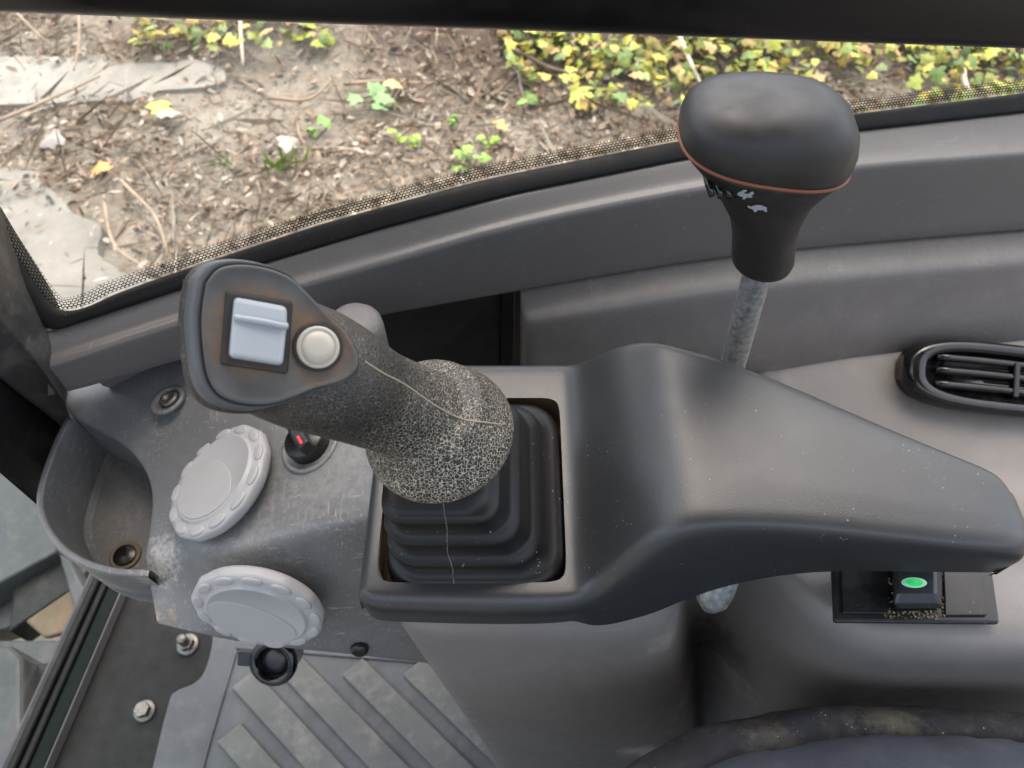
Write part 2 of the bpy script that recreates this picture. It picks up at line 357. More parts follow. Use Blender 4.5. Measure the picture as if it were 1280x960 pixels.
def prism(name, pts, n, h, mat, parent=None, bevel=.0, smooth=False):
    n = Vector(n).normalized(); return loft(name, [pts, [Vector(p) + n * h for p in pts]], mat, parent, smooth=smooth, bevel=bevel)

# ================================================================== OUTSIDE GROUND
GZ = -0.60
def ghash(x, y): return noise.fractal(Vector((x * 1.3, y * 1.3, 3.1)), 1.0, 2.0, 4)
def gh(x, y):
    h = GZ + .035 * ghash(x, y)
    if y > 2.35: h += min(1.2, (y - 2.35) * .32) * max(0, min(1, (x + 2.5) / 2.2))   # bank rising behind the ivy
    m = math.exp(-(((x + .18) / .32) ** 2 + ((y - 2.62) / .22) ** 2)); h += .15 * m
    return h
def build_ground():
    xs = [-40, -20, -10, -6, -4] + [-3 + .06 * k for k in range(101)] + [4, 6, 10, 20, 40]
    ys = [-20, -8, -3, -1, 0] + [.4 + .06 * k for k in range(64)] + [4.6, 6, 9, 15, 30, 60]
    V = [Vector((x, y, gh(x, y) + (.012 * noise.noise(Vector((x * 17, y * 17, 0))) if abs(x) < 3.1 else 0))) for y in ys for x in xs]; n = len(xs)
    F = [(j * n + i, j * n + i + 1, (j + 1) * n + i + 1, (j + 1) * n + i) for j in range(len(ys) - 1) for i in range(n - 1)]
    tag(obj('ground', V, F, 'soil'), kind='structure')
build_ground()
def slab(name, outline, zb, h):
    P = [Vector((x, y, zb)) for x, y in outline]
    out = []
    for i in range(len(P)):
        a, b = P[i], P[(i + 1) % len(P)]; k = max(2, int((b - a).length / .025))
        for q in range(k):
            p = a.lerp(b, q / k); j = noise.noise_vector(p * 9); out.append(p + Vector((j.x, j.y, 0)) * .06)
    c = sum(out, Vector()) / len(out)
    return out, [p + Vector((0, 0, h)) + (c - p).normalized() * .012 for p in out]
for nm, outline, lab in (
    ('concrete_kerb', [(-3.2, 2.15), (-1.35, 2.12), (-1.12, 2.18), (-.93, 2.24), (-.98, 2.36), (-1.5, 2.39), (-3.2, 2.42)], 'long pale broken concrete kerb lying half buried in the leaf litter'),
    ('concrete_paving', [(-3.2, .5), (-.70, .5), (-.72, 1.05), (-.80, 1.25), (-.93, 1.38), (-1.1, 1.45), (-1.12, 1.6), (-1.28, 1.72), (-1.5, 1.83), (-2.2, 1.86), (-3.2, 1.9)], 'rough pale concrete paving edge running out under the dry leaves')):
    a, b = slab(nm, outline, GZ - .06, .084)
    o = loft(nm, [a, b], 'concrete' if nm == 'concrete_paving' else 'kerb', smooth=False); tag(o, lab, 'concrete')

# leaf shapes -------------------------------------------------------
def leaf_oval(L, W, curl):
    V = [Vector((0, 0, 0)), Vector((L * .3, W * .42, curl * .5)), Vector((L * .72, W * .36, curl)), Vector((L, 0, curl * 1.3)), Vector((L * .72, -W * .36, curl * 1.1)), Vector((L * .3, -W * .42, curl * .4)), Vector((L * .5, 0, -curl * .35))]
    return V, [(0, 6, 1), (1, 6, 2), (2, 6, 3), (3, 6, 4), (4, 6, 5), (5, 6, 0)]
def leaf_ivy(L):
    o = [(0, 0), (-.08, .26), (.10, .52), (.34, .30), (.52, .46), (.66, .22), (1.0, 0), (.66, -.22), (.52, -.46), (.34, -.30), (.10, -.52), (-.08, -.26)]
    V = [Vector((x * L, y * L, -.10 * L * (abs(y) * 1.6 + (x - .4) ** 2))) for x, y in o] + [Vector((.3 * L, 0, .03 * L))]
    return V, [(k, 12, (k + 1) % 12)[::-1] for k in range(12)]
def scatter(name, items, mat):
    V, F, Cc = [], [], []
    for (vs_, fs_, mx, c) in items:
        o = len(V); V += [mx @ v for v in vs_]; F += [tuple(i + o for i in f) for f in fs_]; Cc += [c] * len(fs_)
    me = bpy.data.meshes.new(name); me.from_pydata([tuple(v) for v in V], [], F); me.materials.append(M[mat])
    at = me.attributes.new('tint', 'FLOAT_COLOR', 'FACE')
    at.data.foreach_set('color', [x for c in Cc for x in (*c, 1)])
    o = bpy.data.objects.new(name, me); col.objects.link(o); return o
def mtx(x, y, z, rz, tx, ty): return Matrix.Translation((x, y, z)) @ Matrix.Rotation(rz, 4, 'Z') @ Matrix.Rotation(tx, 4, 'X') @ Matrix.Rotation(ty, 4, 'Y')
def on_concrete(x, y):
    return (x < -.98 + .05 * math.sin(y * 30) and 2.17 < y < 2.36) or (x < -.75 - .55 * max(0, y - 1.0) and y < 1.75)
browns = [(.35, .265, .18), (.43, .345, .25), (.26, .18, .12), (.48, .42, .33), (.39, .29, .20), (.18, .125, .085), (.52, .46, .365), (.33, .225, .145)]
rnd = random.Random(11)
items = []
for k in range(46000):
    x, y = rnd.uniform(-2.2, 2.2), rnd.uniform(.95, 3.2)
    if on_concrete(x, y) and rnd.random() > (.10 if y > 2 else .5 if not on_concrete(x + .10, y) or not on_concrete(x, y + .06) or not on_concrete(x, y - .05) else .12): continue
    cl = noise.noise(Vector((x * 2.1, y * 2.1, 9)))
    if cl < -.18 and rnd.random() < .62: continue
    if rnd.random() < .70:
        L = rnd.choice((rnd.uniform(.008, .02), rnd.uniform(.010, .025), rnd.uniform(.022, .042))); v, f = leaf_oval(L, L * rnd.uniform(.3, .7), L * rnd.uniform(-.2, .35))
    else:
        L = rnd.choice((rnd.uniform(.03, .08), rnd.uniform(.03, .08), rnd.uniform(.08, .22))); v, f = leaf_oval(L, rnd.uniform(.003, .0055), L * rnd.uniform(.0, .08))
    c = rnd.choice(browns); s = rnd.uniform(.75, 1.25)
    cz = .035 if on_concrete(x, y) else 0
    items.append((v, f, mtx(x, y, gh(x, y) + cz + rnd.uniform(.004, .03), rnd.uniform(0, 6.28), rnd.gauss(0, .45), rnd.gauss(0, .35)), tuple(q * s for q in c)))
tag(scatter('leaf_litter', items, 'litter'), 'brown and grey dry leaf litter strewn over the soil outside the window', 'leaves', kind='stuff')

# twigs
def gp(u, v, lift=0.0):
    p = Z(u, v, GZ)
    for _ in range(4): p = Z(u, v, gh(p.x, p.y) + lift)
    return p
M['twig'] = plastic('dry_twig', (.34, .25, .17), .85, 300, .3, blotch=.3)
M['paletwig'] = plastic('pale_dead_stem', (.55, .47, .36), .85, 300, .3, blotch=.2)
tw = [([(0, 150), (60, 125), (125, 95)], .006, 'twig', 'thin brown twig arching across the pale concrete kerb', .07),
      ([(130, 250), (140, 300), (165, 325), (195, 337)], .006, 'twig', 'hooked brown twig curling over the concrete paving', .06),
      ([(150, 225), (190, 265), (205, 300), (210, 322)], .006, 'twig', 'bent grey brown twig beside the hooked twig on the paving', .06),
      ([(300, 0), (301, 40), (304, 82)], .008, 'paletwig', 'straight pale dead stem standing at the end of the kerb', .10),
      ([(98, 0), (99, 50), (92, 88)], .006, 'twig', 'brown upright stem standing behind the concrete kerb', .10),
      ([(335, 122), (385, 124), (415, 100)], .007, 'twig', 'curved brown stick lying among leaves near the soil mound', .03),
      ([(430, 105), (480, 102), (560, 105)], .007, 'twig', 'long reddish stick lying level below the soil mound', .03),
      ([(845, 35), (862, 75), (876, 105)], .009, 'paletwig', 'pale slanting stem rising out of the ivy behind the lever knob', .12),
      ([(1203, 85), (1207, 105), (1216, 122)], .011, 'paletwig', 'short thick pale stem among ivy above the window border', .10),
      ([(640, 60), (690, 85), (730, 92)], .007, 'twig', 'brown runner stem trailing from the ivy onto bare soil', .05),
      ([(15, 10), (45, 40), (70, 62)], .005, 'twig', 'fine crossed twig in the brush behind the kerb', .12),
      ([(370, 140), (375, 170), (390, 190)], .005, 'twig', 'fine bent twig among leaves beside the grass tuft', .03),
      ([(150, 8), (190, 22), (240, 30)], .005, 'twig', 'fine level twig in the brush above the kerb end', .12)]
for pts, r, mt, lab, lift in tw:
    P = catmull([gp(u, v, lift * (.4 + .6 * math.sin(math.pi * (k + .5) / len(pts)))) for k, (u, v) in enumerate(pts)], 6)
    o = tube('twig', P, [r * (1 - .5 * k / len(P)) for k in range(len(P))], mt, seg=6); tag(o, lab, 'twig', 'twigs on the ground')
# fallen leaves
fl = [(196, 127, (.62, .55, .10), .075, 'bright yellow leaf lying at the edge of the concrete kerb'), (125, 214, (.55, .30, .10), .075, 'orange brown leaf lying on litter beside the paving'),
      (198, 140, (.36, .33, .28), .07, 'pale bleached chip lying just below the yellow leaf'), (484, 100, (.60, .40, .18), .06, 'tan yellow leaf beside the level reddish stick'),
      (432, 302, (.52, .36, .24), .06, 'tan leaf lying in front of the window border near the sill'), (359, 170, (.36, .31, .26), .065, 'pale rounded chip lying among grey leaves'),
      (622, 150, (.60, .38, .15), .05, 'small tan orange leaf on soil left of the knob'), (75, 168, (.30, .27, .24), .075, 'pale grey stone shaped chip in dark litter'),
      (740, 122, (.72, .58, .08), .07, 'big golden yellow leaf fallen in front of the ivy')]
for u, v, c, L, lab in fl:
    vs_, fs_ = leaf_ivy(L); p = gp(u, v, .05); mx = mtx(p.x, p.y, p.z, rnd.uniform(0, 6), -.2, .2)
    o = obj('fallen_leaf', [mx @ q for q in vs_], fs_, leafmat('leaf_tone', c), smooth=False); tag(o, lab, 'leaf', 'single fallen leaves')
# ivy: 260 leaves of its own and a mass for the rest
ivy = thing('ivy_patch', 'low trailing ivy with yellow and green leaves behind the soil bank', 'ivy', (.6, 2.6, GZ))
tones = [(.34, .38, .07), (.52, .49, .08), (.42, .44, .07), (.16, .24, .06), (.58, .45, .09), (.25, .33, .09), (.50, .31, .12)]
ivm = []
for k, c in enumerate(tones):
    v, f = leaf_ivy(.040); me = bpy.data.meshes.new('leaf'); me.from_pydata([tuple(p) for p in v], [], f); me.materials.append(leafmat('ivy_leaf_tone', c, .5)); ivm.append(me)
def ivy_spot():
    while True:
        if rnd.random() < .955:
            u, v = rnd.uniform(620, 1290), rnd.uniform(10, 150)
            if u < 700 and v > 60 + (u - 620) * .9: continue
            if v > 132 and u < 1000: continue
            if 1030 < u < 1150 and v > 74 and rnd.random() < .9: continue
            if noise.noise(Vector((u * .016, v * .03, 4.4))) < -.12 and rnd.random() < .8: continue
            if v > 95 and rnd.random() < .6: continue
        else: u, v = rnd.uniform(160, 410), rnd.uniform(5, 60)
        if u < 420 and v > 52 and rnd.random() < .7: continue
        return u, v
for k in range(290):
    u, v = ivy_spot(); p = gp(u, v, rnd.uniform(.05, .15)); s = rnd.uniform(.7, 1.35)
    o = bpy.data.objects.new('leaf', rnd.choice(ivm)); col.objects.link(o); setp(o, ivy)
    o.location = p; o.rotation_euler = (rnd.gauss(.35, .4), rnd.gauss(0, .4), rnd.uniform(0, 6.28)); o.scale = (s,) * 3
items = []
for k in range(2400):
    if k < 1500: u, v = ivy_spot(); p = gp(u, v, rnd.uniform(.02, .10))
    else:
        p = Vector((rnd.uniform(-2.5, 3.2), rnd.uniform(2.75, 4.2), 0)); p.z = gh(p.x, p.y) + rnd.uniform(.02, .14)
    L = rnd.uniform(.022, .046); v_, f_ = leaf_ivy(L); c = rnd.choice(tones); s = rnd.uniform(.5, 1.0)
    items.append((v_, f_, mtx(p.x, p.y, p.z, rnd.uniform(0, 6.28), rnd.gauss(.3, .45), rnd.gauss(0, .4)), tuple(q * s for q in c)))
o = scatter('ivy_undergrowth', items, 'leafstuff'); setp(o, ivy); o['kind'] = 'stuff'
# weeds
wd = [(475, 138, 9, .10, (.22, .36, .14), 'ivy', 'grey green leafy weed growing below the reddish stick'), (510, 182, 6, .06, (.30, .45, .06), 'ivy', 'small lime green weed seedling in bare soil'),
      (567, 162, 5, .05, (.25, .50, .08), 'ivy', 'bright green two leaved seedling under the soil mound'), (583, 210, 7, .065, (.25, .42, .08), 'ivy', 'green weed sprouting just above the window border'),
      (355, 215, 16, .075, (.24, .36, .07), 'grass', 'tuft of thin green grass blades among brown leaves'), (398, 168, 6, .06, (.2, .36, .08), 'ivy', 'dark green weed beside the pale rounded chip'),
      (276, 212, 6, .05, (.18, .4, .08), 'grass', 'tiny green sprout alone in the leaf litter'), (665, 130, 7, .07, (.25, .4, .1), 'ivy', 'green weed creeping out in front of the ivy'),
      (612, 185, 5, .05, (.28, .46, .07), 'ivy', 'small bright weed close to the tan orange leaf'), (400, 55, 8, .08, (.36, .42, .06), 'ivy', 'yellow green weed left of the soil mound')]
for u, v, n, s, c, kind, lab in wd:
    p = gp(u, v, .0); V, F = [], []
    for k in range(n):
        if kind == 'ivy': vs_, fs_ = leaf_ivy(s * .55); mx = mtx(p.x + rnd.gauss(0, s * .4), p.y + rnd.gauss(0, s * .3), p.z + rnd.uniform(.01, s * .8), rnd.uniform(0, 6.28), rnd.gauss(.3, .3), rnd.gauss(0, .3))
        else: vs_, fs_ = leaf_oval(s, s * .10, s * .12); mx = mtx(p.x + rnd.gauss(0, s * .3), p.y + rnd.gauss(0, s * .2), p.z + .01, rnd.uniform(0, 6.28), 0, -rnd.uniform(.5, 1.2))
        o_ = len(V); V += [mx @ q for q in vs_]; F += [tuple(i + o_ for i in f) for f in fs_]
    tag(obj('weed_plant', V, F, leafmat('weed_leaf', c), smooth=False), lab, 'weed', 'small weeds in the soil')

# ================================================================== CAB FRAME AND SIDE WINDOW
frame = thing('cab_frame', 'grey painted cab frame around the side window with black top rail', 'cab frame', (0, .43, .0))
US = [-60, 40, 100, 200, 300, 400, 500, 600, 700, 850, 960, 1070, 1180, 1290, 1400, 1520]
def interp(tab, u):
    if u <= tab[0][0]: a, b = tab[0], tab[1]
    elif u >= tab[-1][0]: a, b = tab[-2], tab[-1]
    else:
        for a, b in zip(tab, tab[1:]):
            if a[0] <= u <= b[0]: break
    return a[1] + (b[1] - a[1]) * (u - a[0]) / (b[0] - a[0])
glassB = [(40, 402), (100, 388), (200, 352), (300, 318), (400, 285), (500, 257), (600, 230), (700, 209), (850, 180), (1070, 146), (1280, 120)]
sillA = [(40, 420), (130, 391), (270, 345), (480, 283), (640, 241), (850, 198), (1065, 162), (1280, 138)]
sillE = [(40, 462), (100, 443), (250, 393), (390, 352), (480, 329), (640, 280), (850, 238), (1065, 207), (1280, 191)]
sillF = [(40, 500), (130, 482), (235, 446), (300, 430), (480, 394), (655, 364), (850, 330), (1000, 312), (1280, 289)]
SZ = .50
def sill_pts(u):
    e = Z(u, interp(sillE, u), SZ); a = Z(u, interp(sillA, u), SZ + .010); g = Z(u, interp(glassB, u), SZ + .020)
    f = Y(u, interp(sillF, u), e.y - .004)
    return g, a, e, f
rows = [sill_pts(u) for u in US]
# bottom rail: back under the glass, top, front lip, face, return
G = []
for (g, a, e, f) in [sill_pts(60)] + rows[2:]:
    b = e.lerp(a, .08); out = (a - e); out.z = 0; out.normalize()
    G.append([f + out * .06 + Vector((0, 0, -.01)), f + out * .006 + Vector((0, 0, -.002)), f, f.lerp(e, .06), f.lerp(e, .9) , e + Vector((0, 0, -.0035)), e + out * .003, e + out * .0075 + Vector((0, 0, -.0012)), b + out * .010, a - out * .003, a, a + out * .004 + Vector((0, 0, -.004)), a + out * .006 + Vector((0, 0, -.09))])
grid('sill', G, 'sill', frame, sub=1)
win = thing('side_window', 'clear side window pane with black printed dot border above the grey sill', 'window', (0, .47, .5))
# glass: ruled surface from the sill to the top rail
def topv(u): return 12 + (u / 1280) * 46
def top_pt(u): return Z(u, topv(u), .655 - .03 * (u / 1280))
GB = [r[0] for r in rows]; TT = [top_pt(u) for u in US]
def gpt(i, s): return GB[i].lerp(TT[i], s)
NS = 6
glass_in = [[GB[i].lerp(TT[i], -.25 + 1.4 * k / NS) for i in range(len(US))] for k in range(NS + 1)]
nrm = Vector((-.12, .95, .05)).normalized()
V = [p + nrm * .010 for r in glass_in for p in r]; V2 = [p + nrm * .014 for r in glass_in for p in r]; nU = len(US); F = []
for s, off in ((1, 0), (0, len(V))):
    for i in range(NS):
        for j in range(nU - 1):
            q = (off + i * nU + j, off + i * nU + j + 1, off + (i + 1) * nU + j + 1, off + (i + 1) * nU + j); F.append(q if s else q[::-1])
obj('pane', V + V2, F, 'glass', win)
# dotted border strip following the pane's opening: bottom edge, rounded corner, left edge, top edge
def surf_uv(u, v):
    # point of the ruled glass surface seen at photo pixel (u, v)
    d = ray(u, v); lo = None
    g = Z(u, interp(glassB, u), SZ + .020); t = top_pt(u); vb, vt = interp(glassB, u), topv(u)
    s = 0.5
    for _ in range(30):
        p = g.lerp(t, s); q = p - C0
        den = q.y * math.sin(-PITCH) + q.z * 0
        # project
        fwd = q.y * math.cos(PITCH) - q.z * math.sin(PITCH); upv = q.y * math.sin(PITCH) + q.z * math.cos(PITCH)
        vv = 480 - FPX * upv / fwd
        s += (vv - v) / (vt - vb) * -1 * 1.0 if False else (v - vv) / (vt - vb)
    return g.lerp(t, s)
def strip(name, base, inner_dir, width_px, pitch, nrows, parent):
    # base: list of pixel points along the black edge; inner_dir(k): unit pixel vector to the clear pane
    A = [surf_uv(u, v) for u, v in base]; B = []
    for k, (u, v) in enumerate(base):
        dx, dy = inner_dir[k]; B.append(surf_uv(u + dx * width_px, v + dy * width_px))
    me = bpy.data.meshes.new(name); V = []; F = []; UV = []
    L = 0.0
    for k in range(len(A)):
        if k: L += (A[k] - A[k - 1]).length
        V += [A[k] + nrm * .006, B[k] + nrm * .006]
        UV.append((L / pitch))
    for k in range(len(A) - 1): F.append((2 * k, 2 * k + 2, 2 * k + 3, 2 * k + 1))
    me.from_pydata([tuple(p) for p in V], [], F); me.materials.append(M['frit'])
    uvl = me.uv_layers.new(name='UVMap')
    for p in me.polygons:
        for li in p.loop_indices:
            vi = me.loops[li].vertex_index; uvl.data[li].uv = (UV[vi // 2], 0.0 if vi % 2 == 0 else float(nrows))
    o = bpy.data.objects.new(name, me); col.objects.link(o); setp(o, parent); return o
def dirs(base, sign):
    out = []
    for k in range(len(base)):
        a = base[max(k - 1, 0)]; b = base[min(k + 1, len(base) - 1)]; dx, dy = b[0] - a[0], b[1] - a[1]; l = math.hypot(dx, dy)
        out.append((sign * dy / l, -sign * dx / l))
    return out
fb = [(-40, 236), (0, 300), (30, 346), (52, 378), (64, 391), (76, 396), (92, 394), (112, 388)] + [(u, interp(glassB, u)) for u in range(135, 1420, 30)]
strip('dot_border', fb, dirs(fb, 1), 15, .0028, 5, win)
ft = [(u, topv(u) - 6) for u in range(-40, 1420, 40)]
strip('dot_border', ft, dirs(ft, -1), 11, .0042, 2, win)
# black rubber seal between the dots and the painted frame (bottom, corner, left side)
def seal_grid(name, inner, outer, mat, parent, lift=.0, drop=.008):
    A = [surf_uv(*p) + nrm * .004 for p in inner]; B = outer; Gs = []
    for a, b in zip(A, B):
        m_ = a.lerp(b, .5); Gs.append([a - Vector((0, 0, .003)) + nrm * .003, a, a.lerp(b, .12) - nrm * .002, m_ - nrm * .003, b, b + nrm * .004 - Vector((0, 0, .004))])
    return grid(name, Gs, mat, parent, sub=1)
inner = fb
outer_px = [(-64, 250), (-24, 314), (10, 362), (36, 398), (52, 412), (72, 414), (92, 406), (112, 400)] + [(u, interp(sillA, u) + 3) for u in range(135, 1420, 30)]
def outer_pt(k, u, v):
    if u >= 60: return Z(u, v, SZ + .0112)
    return Y(u, v, surf_uv(*fb[k]).y - .008)
seal_grid('rubber_seal', inner, [outer_pt(k, u, v) for k, (u, v) in enumerate(outer_px)], 'rubber', win)
# top rail
tr = []
for u in (-150, 640, 1430):
    p = top_pt(u); p = Z(u, topv(u) - 9, p.z + .006)
    tr.append([p + Vector((0, dy, dz)) for dy, dz in ((.02, -.004), (-.012, 0), (-.022, .006), (-.026, .02), (-.026, .065), (-.018, .075), (.02, .075))])
grid('top_rail', tr, 'rail', frame, sub=1)
SHADE_ROOF = True
if SHADE_ROOF:
    V, F = box_data((.15, -.03, 1.50), 1.5, 1.08, .06); rf_ = obj('shade_roof', V, F, 'vent', frame, smooth=False)  # unseen cab roof, added so light enters only from the sides
P = [Z(u, v, .345) for u, v in ((0, 440), (150, 440), (170, 520), (110, 600), (30, 580))]; prism('added_filler_plate', P, (0, 0, -1), .01, 'rail', frame)  # dark plate added low down to block a bright slit at the corner
# front corner post
PR = [((-150, 110), (-160, 240), (-170, 330), (-170, 470), .76), ((-60, 236), (-70, 318), (-80, 405), (-80, 530), .645), ((0, 322), (-4, 392), (-6, 474), (-6, 592), .570), ((36, 380), (28, 432), (30, 502), (28, 622), .532), ((64, 420), (54, 460), (72, 530), (56, 645), .510), ((88, 462), (82, 505), (104, 566), (90, 690), .470)]
Gp, Gw = [], []
for (A_, B_, C_, D_, z), dc_, dd_ in zip(PR, (.045, .045, .05, .075, .110, .140), (.075, .085, .11, .15, .21, .26)):
    a, b, c, d = Z(*A_, z), Z(*B_, z - .006), Z(*C_, z - dc_), Z(*D_, z - dd_); o_ = Vector((-.02, .05, 0))
    Gp.append([a + o_, a, a.lerp(b, .08), a.lerp(b, .92), b, b.lerp(c, .06), b.lerp(c, .94), c, c + o_])
    Gw.append([c + o_ * .3, c.lerp(d, .02) + Vector((0, 0, -.004)), c.lerp(d, .45), c.lerp(d, .5) + Vector((0, 0, -.006)), c.lerp(d, .56), c.lerp(d, .92), d, d + o_ * .6])
grid('corner_post', Gp, 'post', frame, sub=1)
grid('weather_strip', Gw, 'rubber', frame, sub=1)

# ================================================================== CAB FLOOR, MAT, FRONT WINDOW
def fz(u, v): return Z(u, v, 0)
FX0 = fz(150, 755); FX1 = fz(52, 985)
dirf = (FX1 - FX0).normalized(); side = Vector((-dirf.y, dirf.x, 0))   # side: away to the right
if side.x < 0: side = -side
fa = FX0 - dirf * .35 - side * .0; fbk = FX0 + dirf * .9
V, F = loft_data([[fa, fbk, fbk + side * 1.6, fa + side * 1.6], [p + Vector((0, 0, -.02)) for p in (fa, fbk, fbk + side * 1.6, fa + side * 1.6)]])
tag(obj('cab_floor', V, F, 'floorplate', smooth=False), kind='structure')
fw = thing('front_window', 'green tinted front window with ribbed black seal along the floor edge', 'window', FX0)
def rail_along(name, off, w, h, mat, parent, z0=.0, bev=.003):
    a = FX0 - dirf * .33 + side * off; b = FX0 + dirf * .8 + side * off
    V, F = loft_data([[p + side * sx * w / 2 + Vector((0, 0, z0 + sz * h)) for sx, sz in ((-1, 0), (1, 0), (1, 1), (-1, 1))] for p in (a, b)])
    return obj(name, V, F, mat, parent, smooth=False, bevel=bev)
M['greenseal'] = plastic('green_black_glass_edge', (.0015, .005, .0036), .5, 900, .0, spec=.12)
M['stripgrey'] = plastic('dull_steel_strip', (.10, .09, .085), .6, 900, .05, spec=.2)
rail_along('edge_strip', .003, .0022, .016, 'stripgrey', fw)
rail_along('glass_edge', -.008, .018, .013, 'greenseal', fw)
rail_along('seal', -.0215, .0085, .020, 'rubber', fw, -.004)
rail_along('seal', -.0305, .0080, .024, 'rubber', fw, -.004)
rail_along('seal', -.0390, .0075, .020, 'machinedark', fw, -.004)
rail_along('seal', -.0465, .0065, .012, 'machine', fw, -.004)
pz0 = [FX0 - dirf * .05 - side * .040 + Vector((0, 0, .04)), FX0 + dirf * .8 - side * .040 + Vector((0, 0, .04))]
pz1 = [Z(38, 540, .44) + Vector((-.01, 0, 0)), Z(38, 540, .44) + dirf * .8 + Vector((-.01, 0, 0))]
nn = Vector((-.004, 0, 0))
V, F = loft_data([[pz0[0], pz0[1], pz1[1], pz1[0]], [p + nn for p in (pz0[0], pz0[1], pz1[1], pz1[0])]])
obj('pane', V, F, 'greenglass', fw, smooth=False)
# mat
mat_o = thing('floor_mat', 'grey ribbed rubber floor mat dusty with pale soil', 'mat', fz(420, 930))
edge_px = [(268, 785), (266, 812), (257, 842), (244, 856), (222, 866), (212, 884), (188, 985), (170, 1080)]
E = catmull([fz(u, v) for u, v in edge_px], 5)
far = [Vector((.45, -.12, 0)), Vector((.45, .42, 0)), Vector((E[0].x + .02, .42, 0))]
outl = [p + Vector((0, 0, .0005)) for p in E + far]
prism('mat_sheet', outl, (0, 0, 1), .007, 'mat', mat_o, bevel=.0025, smooth=False)
in_px = [(298, 815), (288, 850), (262, 940), (240, 1030)]
I = [fz(u, v) + Vector((0, 0, .0085)) for u, v in in_px]
tube('border_ridge', catmull(I, 5), .0022, 'mat', mat_o, seg=6)
tube('border_ridge', [fz(u, v) + Vector((0, 0, .0085)) for u, v in ((298, 812), (380, 818), (480, 826), (600, 836))], .0022, 'mat', mat_o, seg=6)
rd = (fz(390, 960) - fz(290, 850)); rd.z = 0; rd.normalize(); rp = Vector((rd.y, -rd.x, 0))
if rp.x < 0: rp = -rp
org = fz(322, 868)
for k in range(-3, 8):
    c0 = org + rp * (.0452 * k)
    # clip the rib start against the field border (upper edge y and the left ridge)
    ytop = fz(400, 822).y - .012
    s0 = (ytop - c0.y) / rd.y
    I0, I1 = I[0], I[-1]; dl = (I1 - I0); nl = Vector((dl.y, -dl.x, 0)); nl = nl if nl.x > 0 else -nl; nl.normalize()
    sl = ((I0 - c0).dot(nl) + .016) / rd.dot(nl)
    s0 = max(s0, sl); a = c0 + rd * s0; b = a + rd * .42; w = .0140; z0 = .0078
    ring = [a + rp * -w + rd * .0 , a + rp * w + rd * .004, b + rp * w, b + rp * -w]
    prism('rib', [Vector((p.x, p.y, z0)) for p in ring], (0, 0, 1), .0045, 'matrib', mat_o, bevel=.0012)
# bolts on the floor plate
def bolt(px, r, lab, stud):
    c = fz(*px); t = thing('floor_bolt', lab, 'bolt', c, 'floor plate bolts')
    lathe('washer', c, (0, 0, 1), [(r * .75, .0005), (r * 1.25, .0005), (r * 1.28, .002), (r * 1.05, .0035)], 'boltsteel', t, 28)
    hx = [c + Vector((math.cos(a) * r * .9, math.sin(a) * r * .9, .0035)) for a in [k * math.pi / 3 + .3 for k in range(6)]]
    prism('bolt_head', hx, (0, 0, 1), .008, 'boltsteel', t, bevel=.001)
    if stud:
        lathe('stud', c + Vector((0, 0, .011)), (0, 0, 1), [(r * .55, 0), (r * .55, .012), (r * .45, .014)], 'boltsteel', t, 20)
bolt((181, 889), .0098, 'dull hex bolt alone on the dark floor plate', False)
bolt((235, 806), .0105, 'taller stud with nut on the floor plate beside the console', True)

# ================================================================== MACHINE IN FRONT OF THE CAB
mf = thing('machine_front', 'scratched grey painted machine body in front of the cab with soil on its ledge', 'machine body', Z(40, 700, -.25))
def quadbox(name, px, z, h, mat, bev=.004):
    P = [Z(u, v, z) for u, v in px]; return prism(name, P, (0, 0, -1), h, mat, mf, bevel=bev)
quadbox('deck_plate', [(-150, 600), (10, 575), (120, 700), (60, 770), (-150, 830)], -.22, .05, 'machine')
quadbox('beam', [(-120, 560), (25, 600), (72, 655), (70, 690), (-60, 760), (-120, 700)], -.16, .10, 'machine')
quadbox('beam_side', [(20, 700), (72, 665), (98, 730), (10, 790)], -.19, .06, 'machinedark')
quadbox('side_bar', [(72, 690), (88, 700), (138, 800), (118, 830), (100, 790)], -.17, .04, 'machine')
P = [Z(u, v, -.205) for u, v in [(25, 770), (58, 720), (82, 712), (104, 745), (100, 790), (60, 800)]]
prism('soil_deposit', P, (0, 0, 1), .012, 'dirt', mf, bevel=.004)
quadbox('ledge', [(-60, 800), (110, 800), (95, 850), (-60, 850)], -.20, .05, 'machine')
ft_ = thing('front_bracket', 'smooth blue grey bracket plates standing below the machine ledge', 'bracket', Z(30, 900, -.1))
def fbx(name, px, z, h, mat): 
    P = [Z(u, v, z) for u, v in px]; return prism(name, P, (0, 0, -1), h, mat, ft_, bevel=.008, smooth=False)
fbx('side_plate', [(-60, 800), (12, 806), (28, 822), (30, 1000), (-60, 1000)], -.06, .10, 'machine')
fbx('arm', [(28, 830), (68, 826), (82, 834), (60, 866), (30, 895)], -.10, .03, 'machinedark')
fbx('lower_plate', [(30, 893), (62, 898), (60, 1000), (28, 1000)], -.11, .03, 'machinedark')

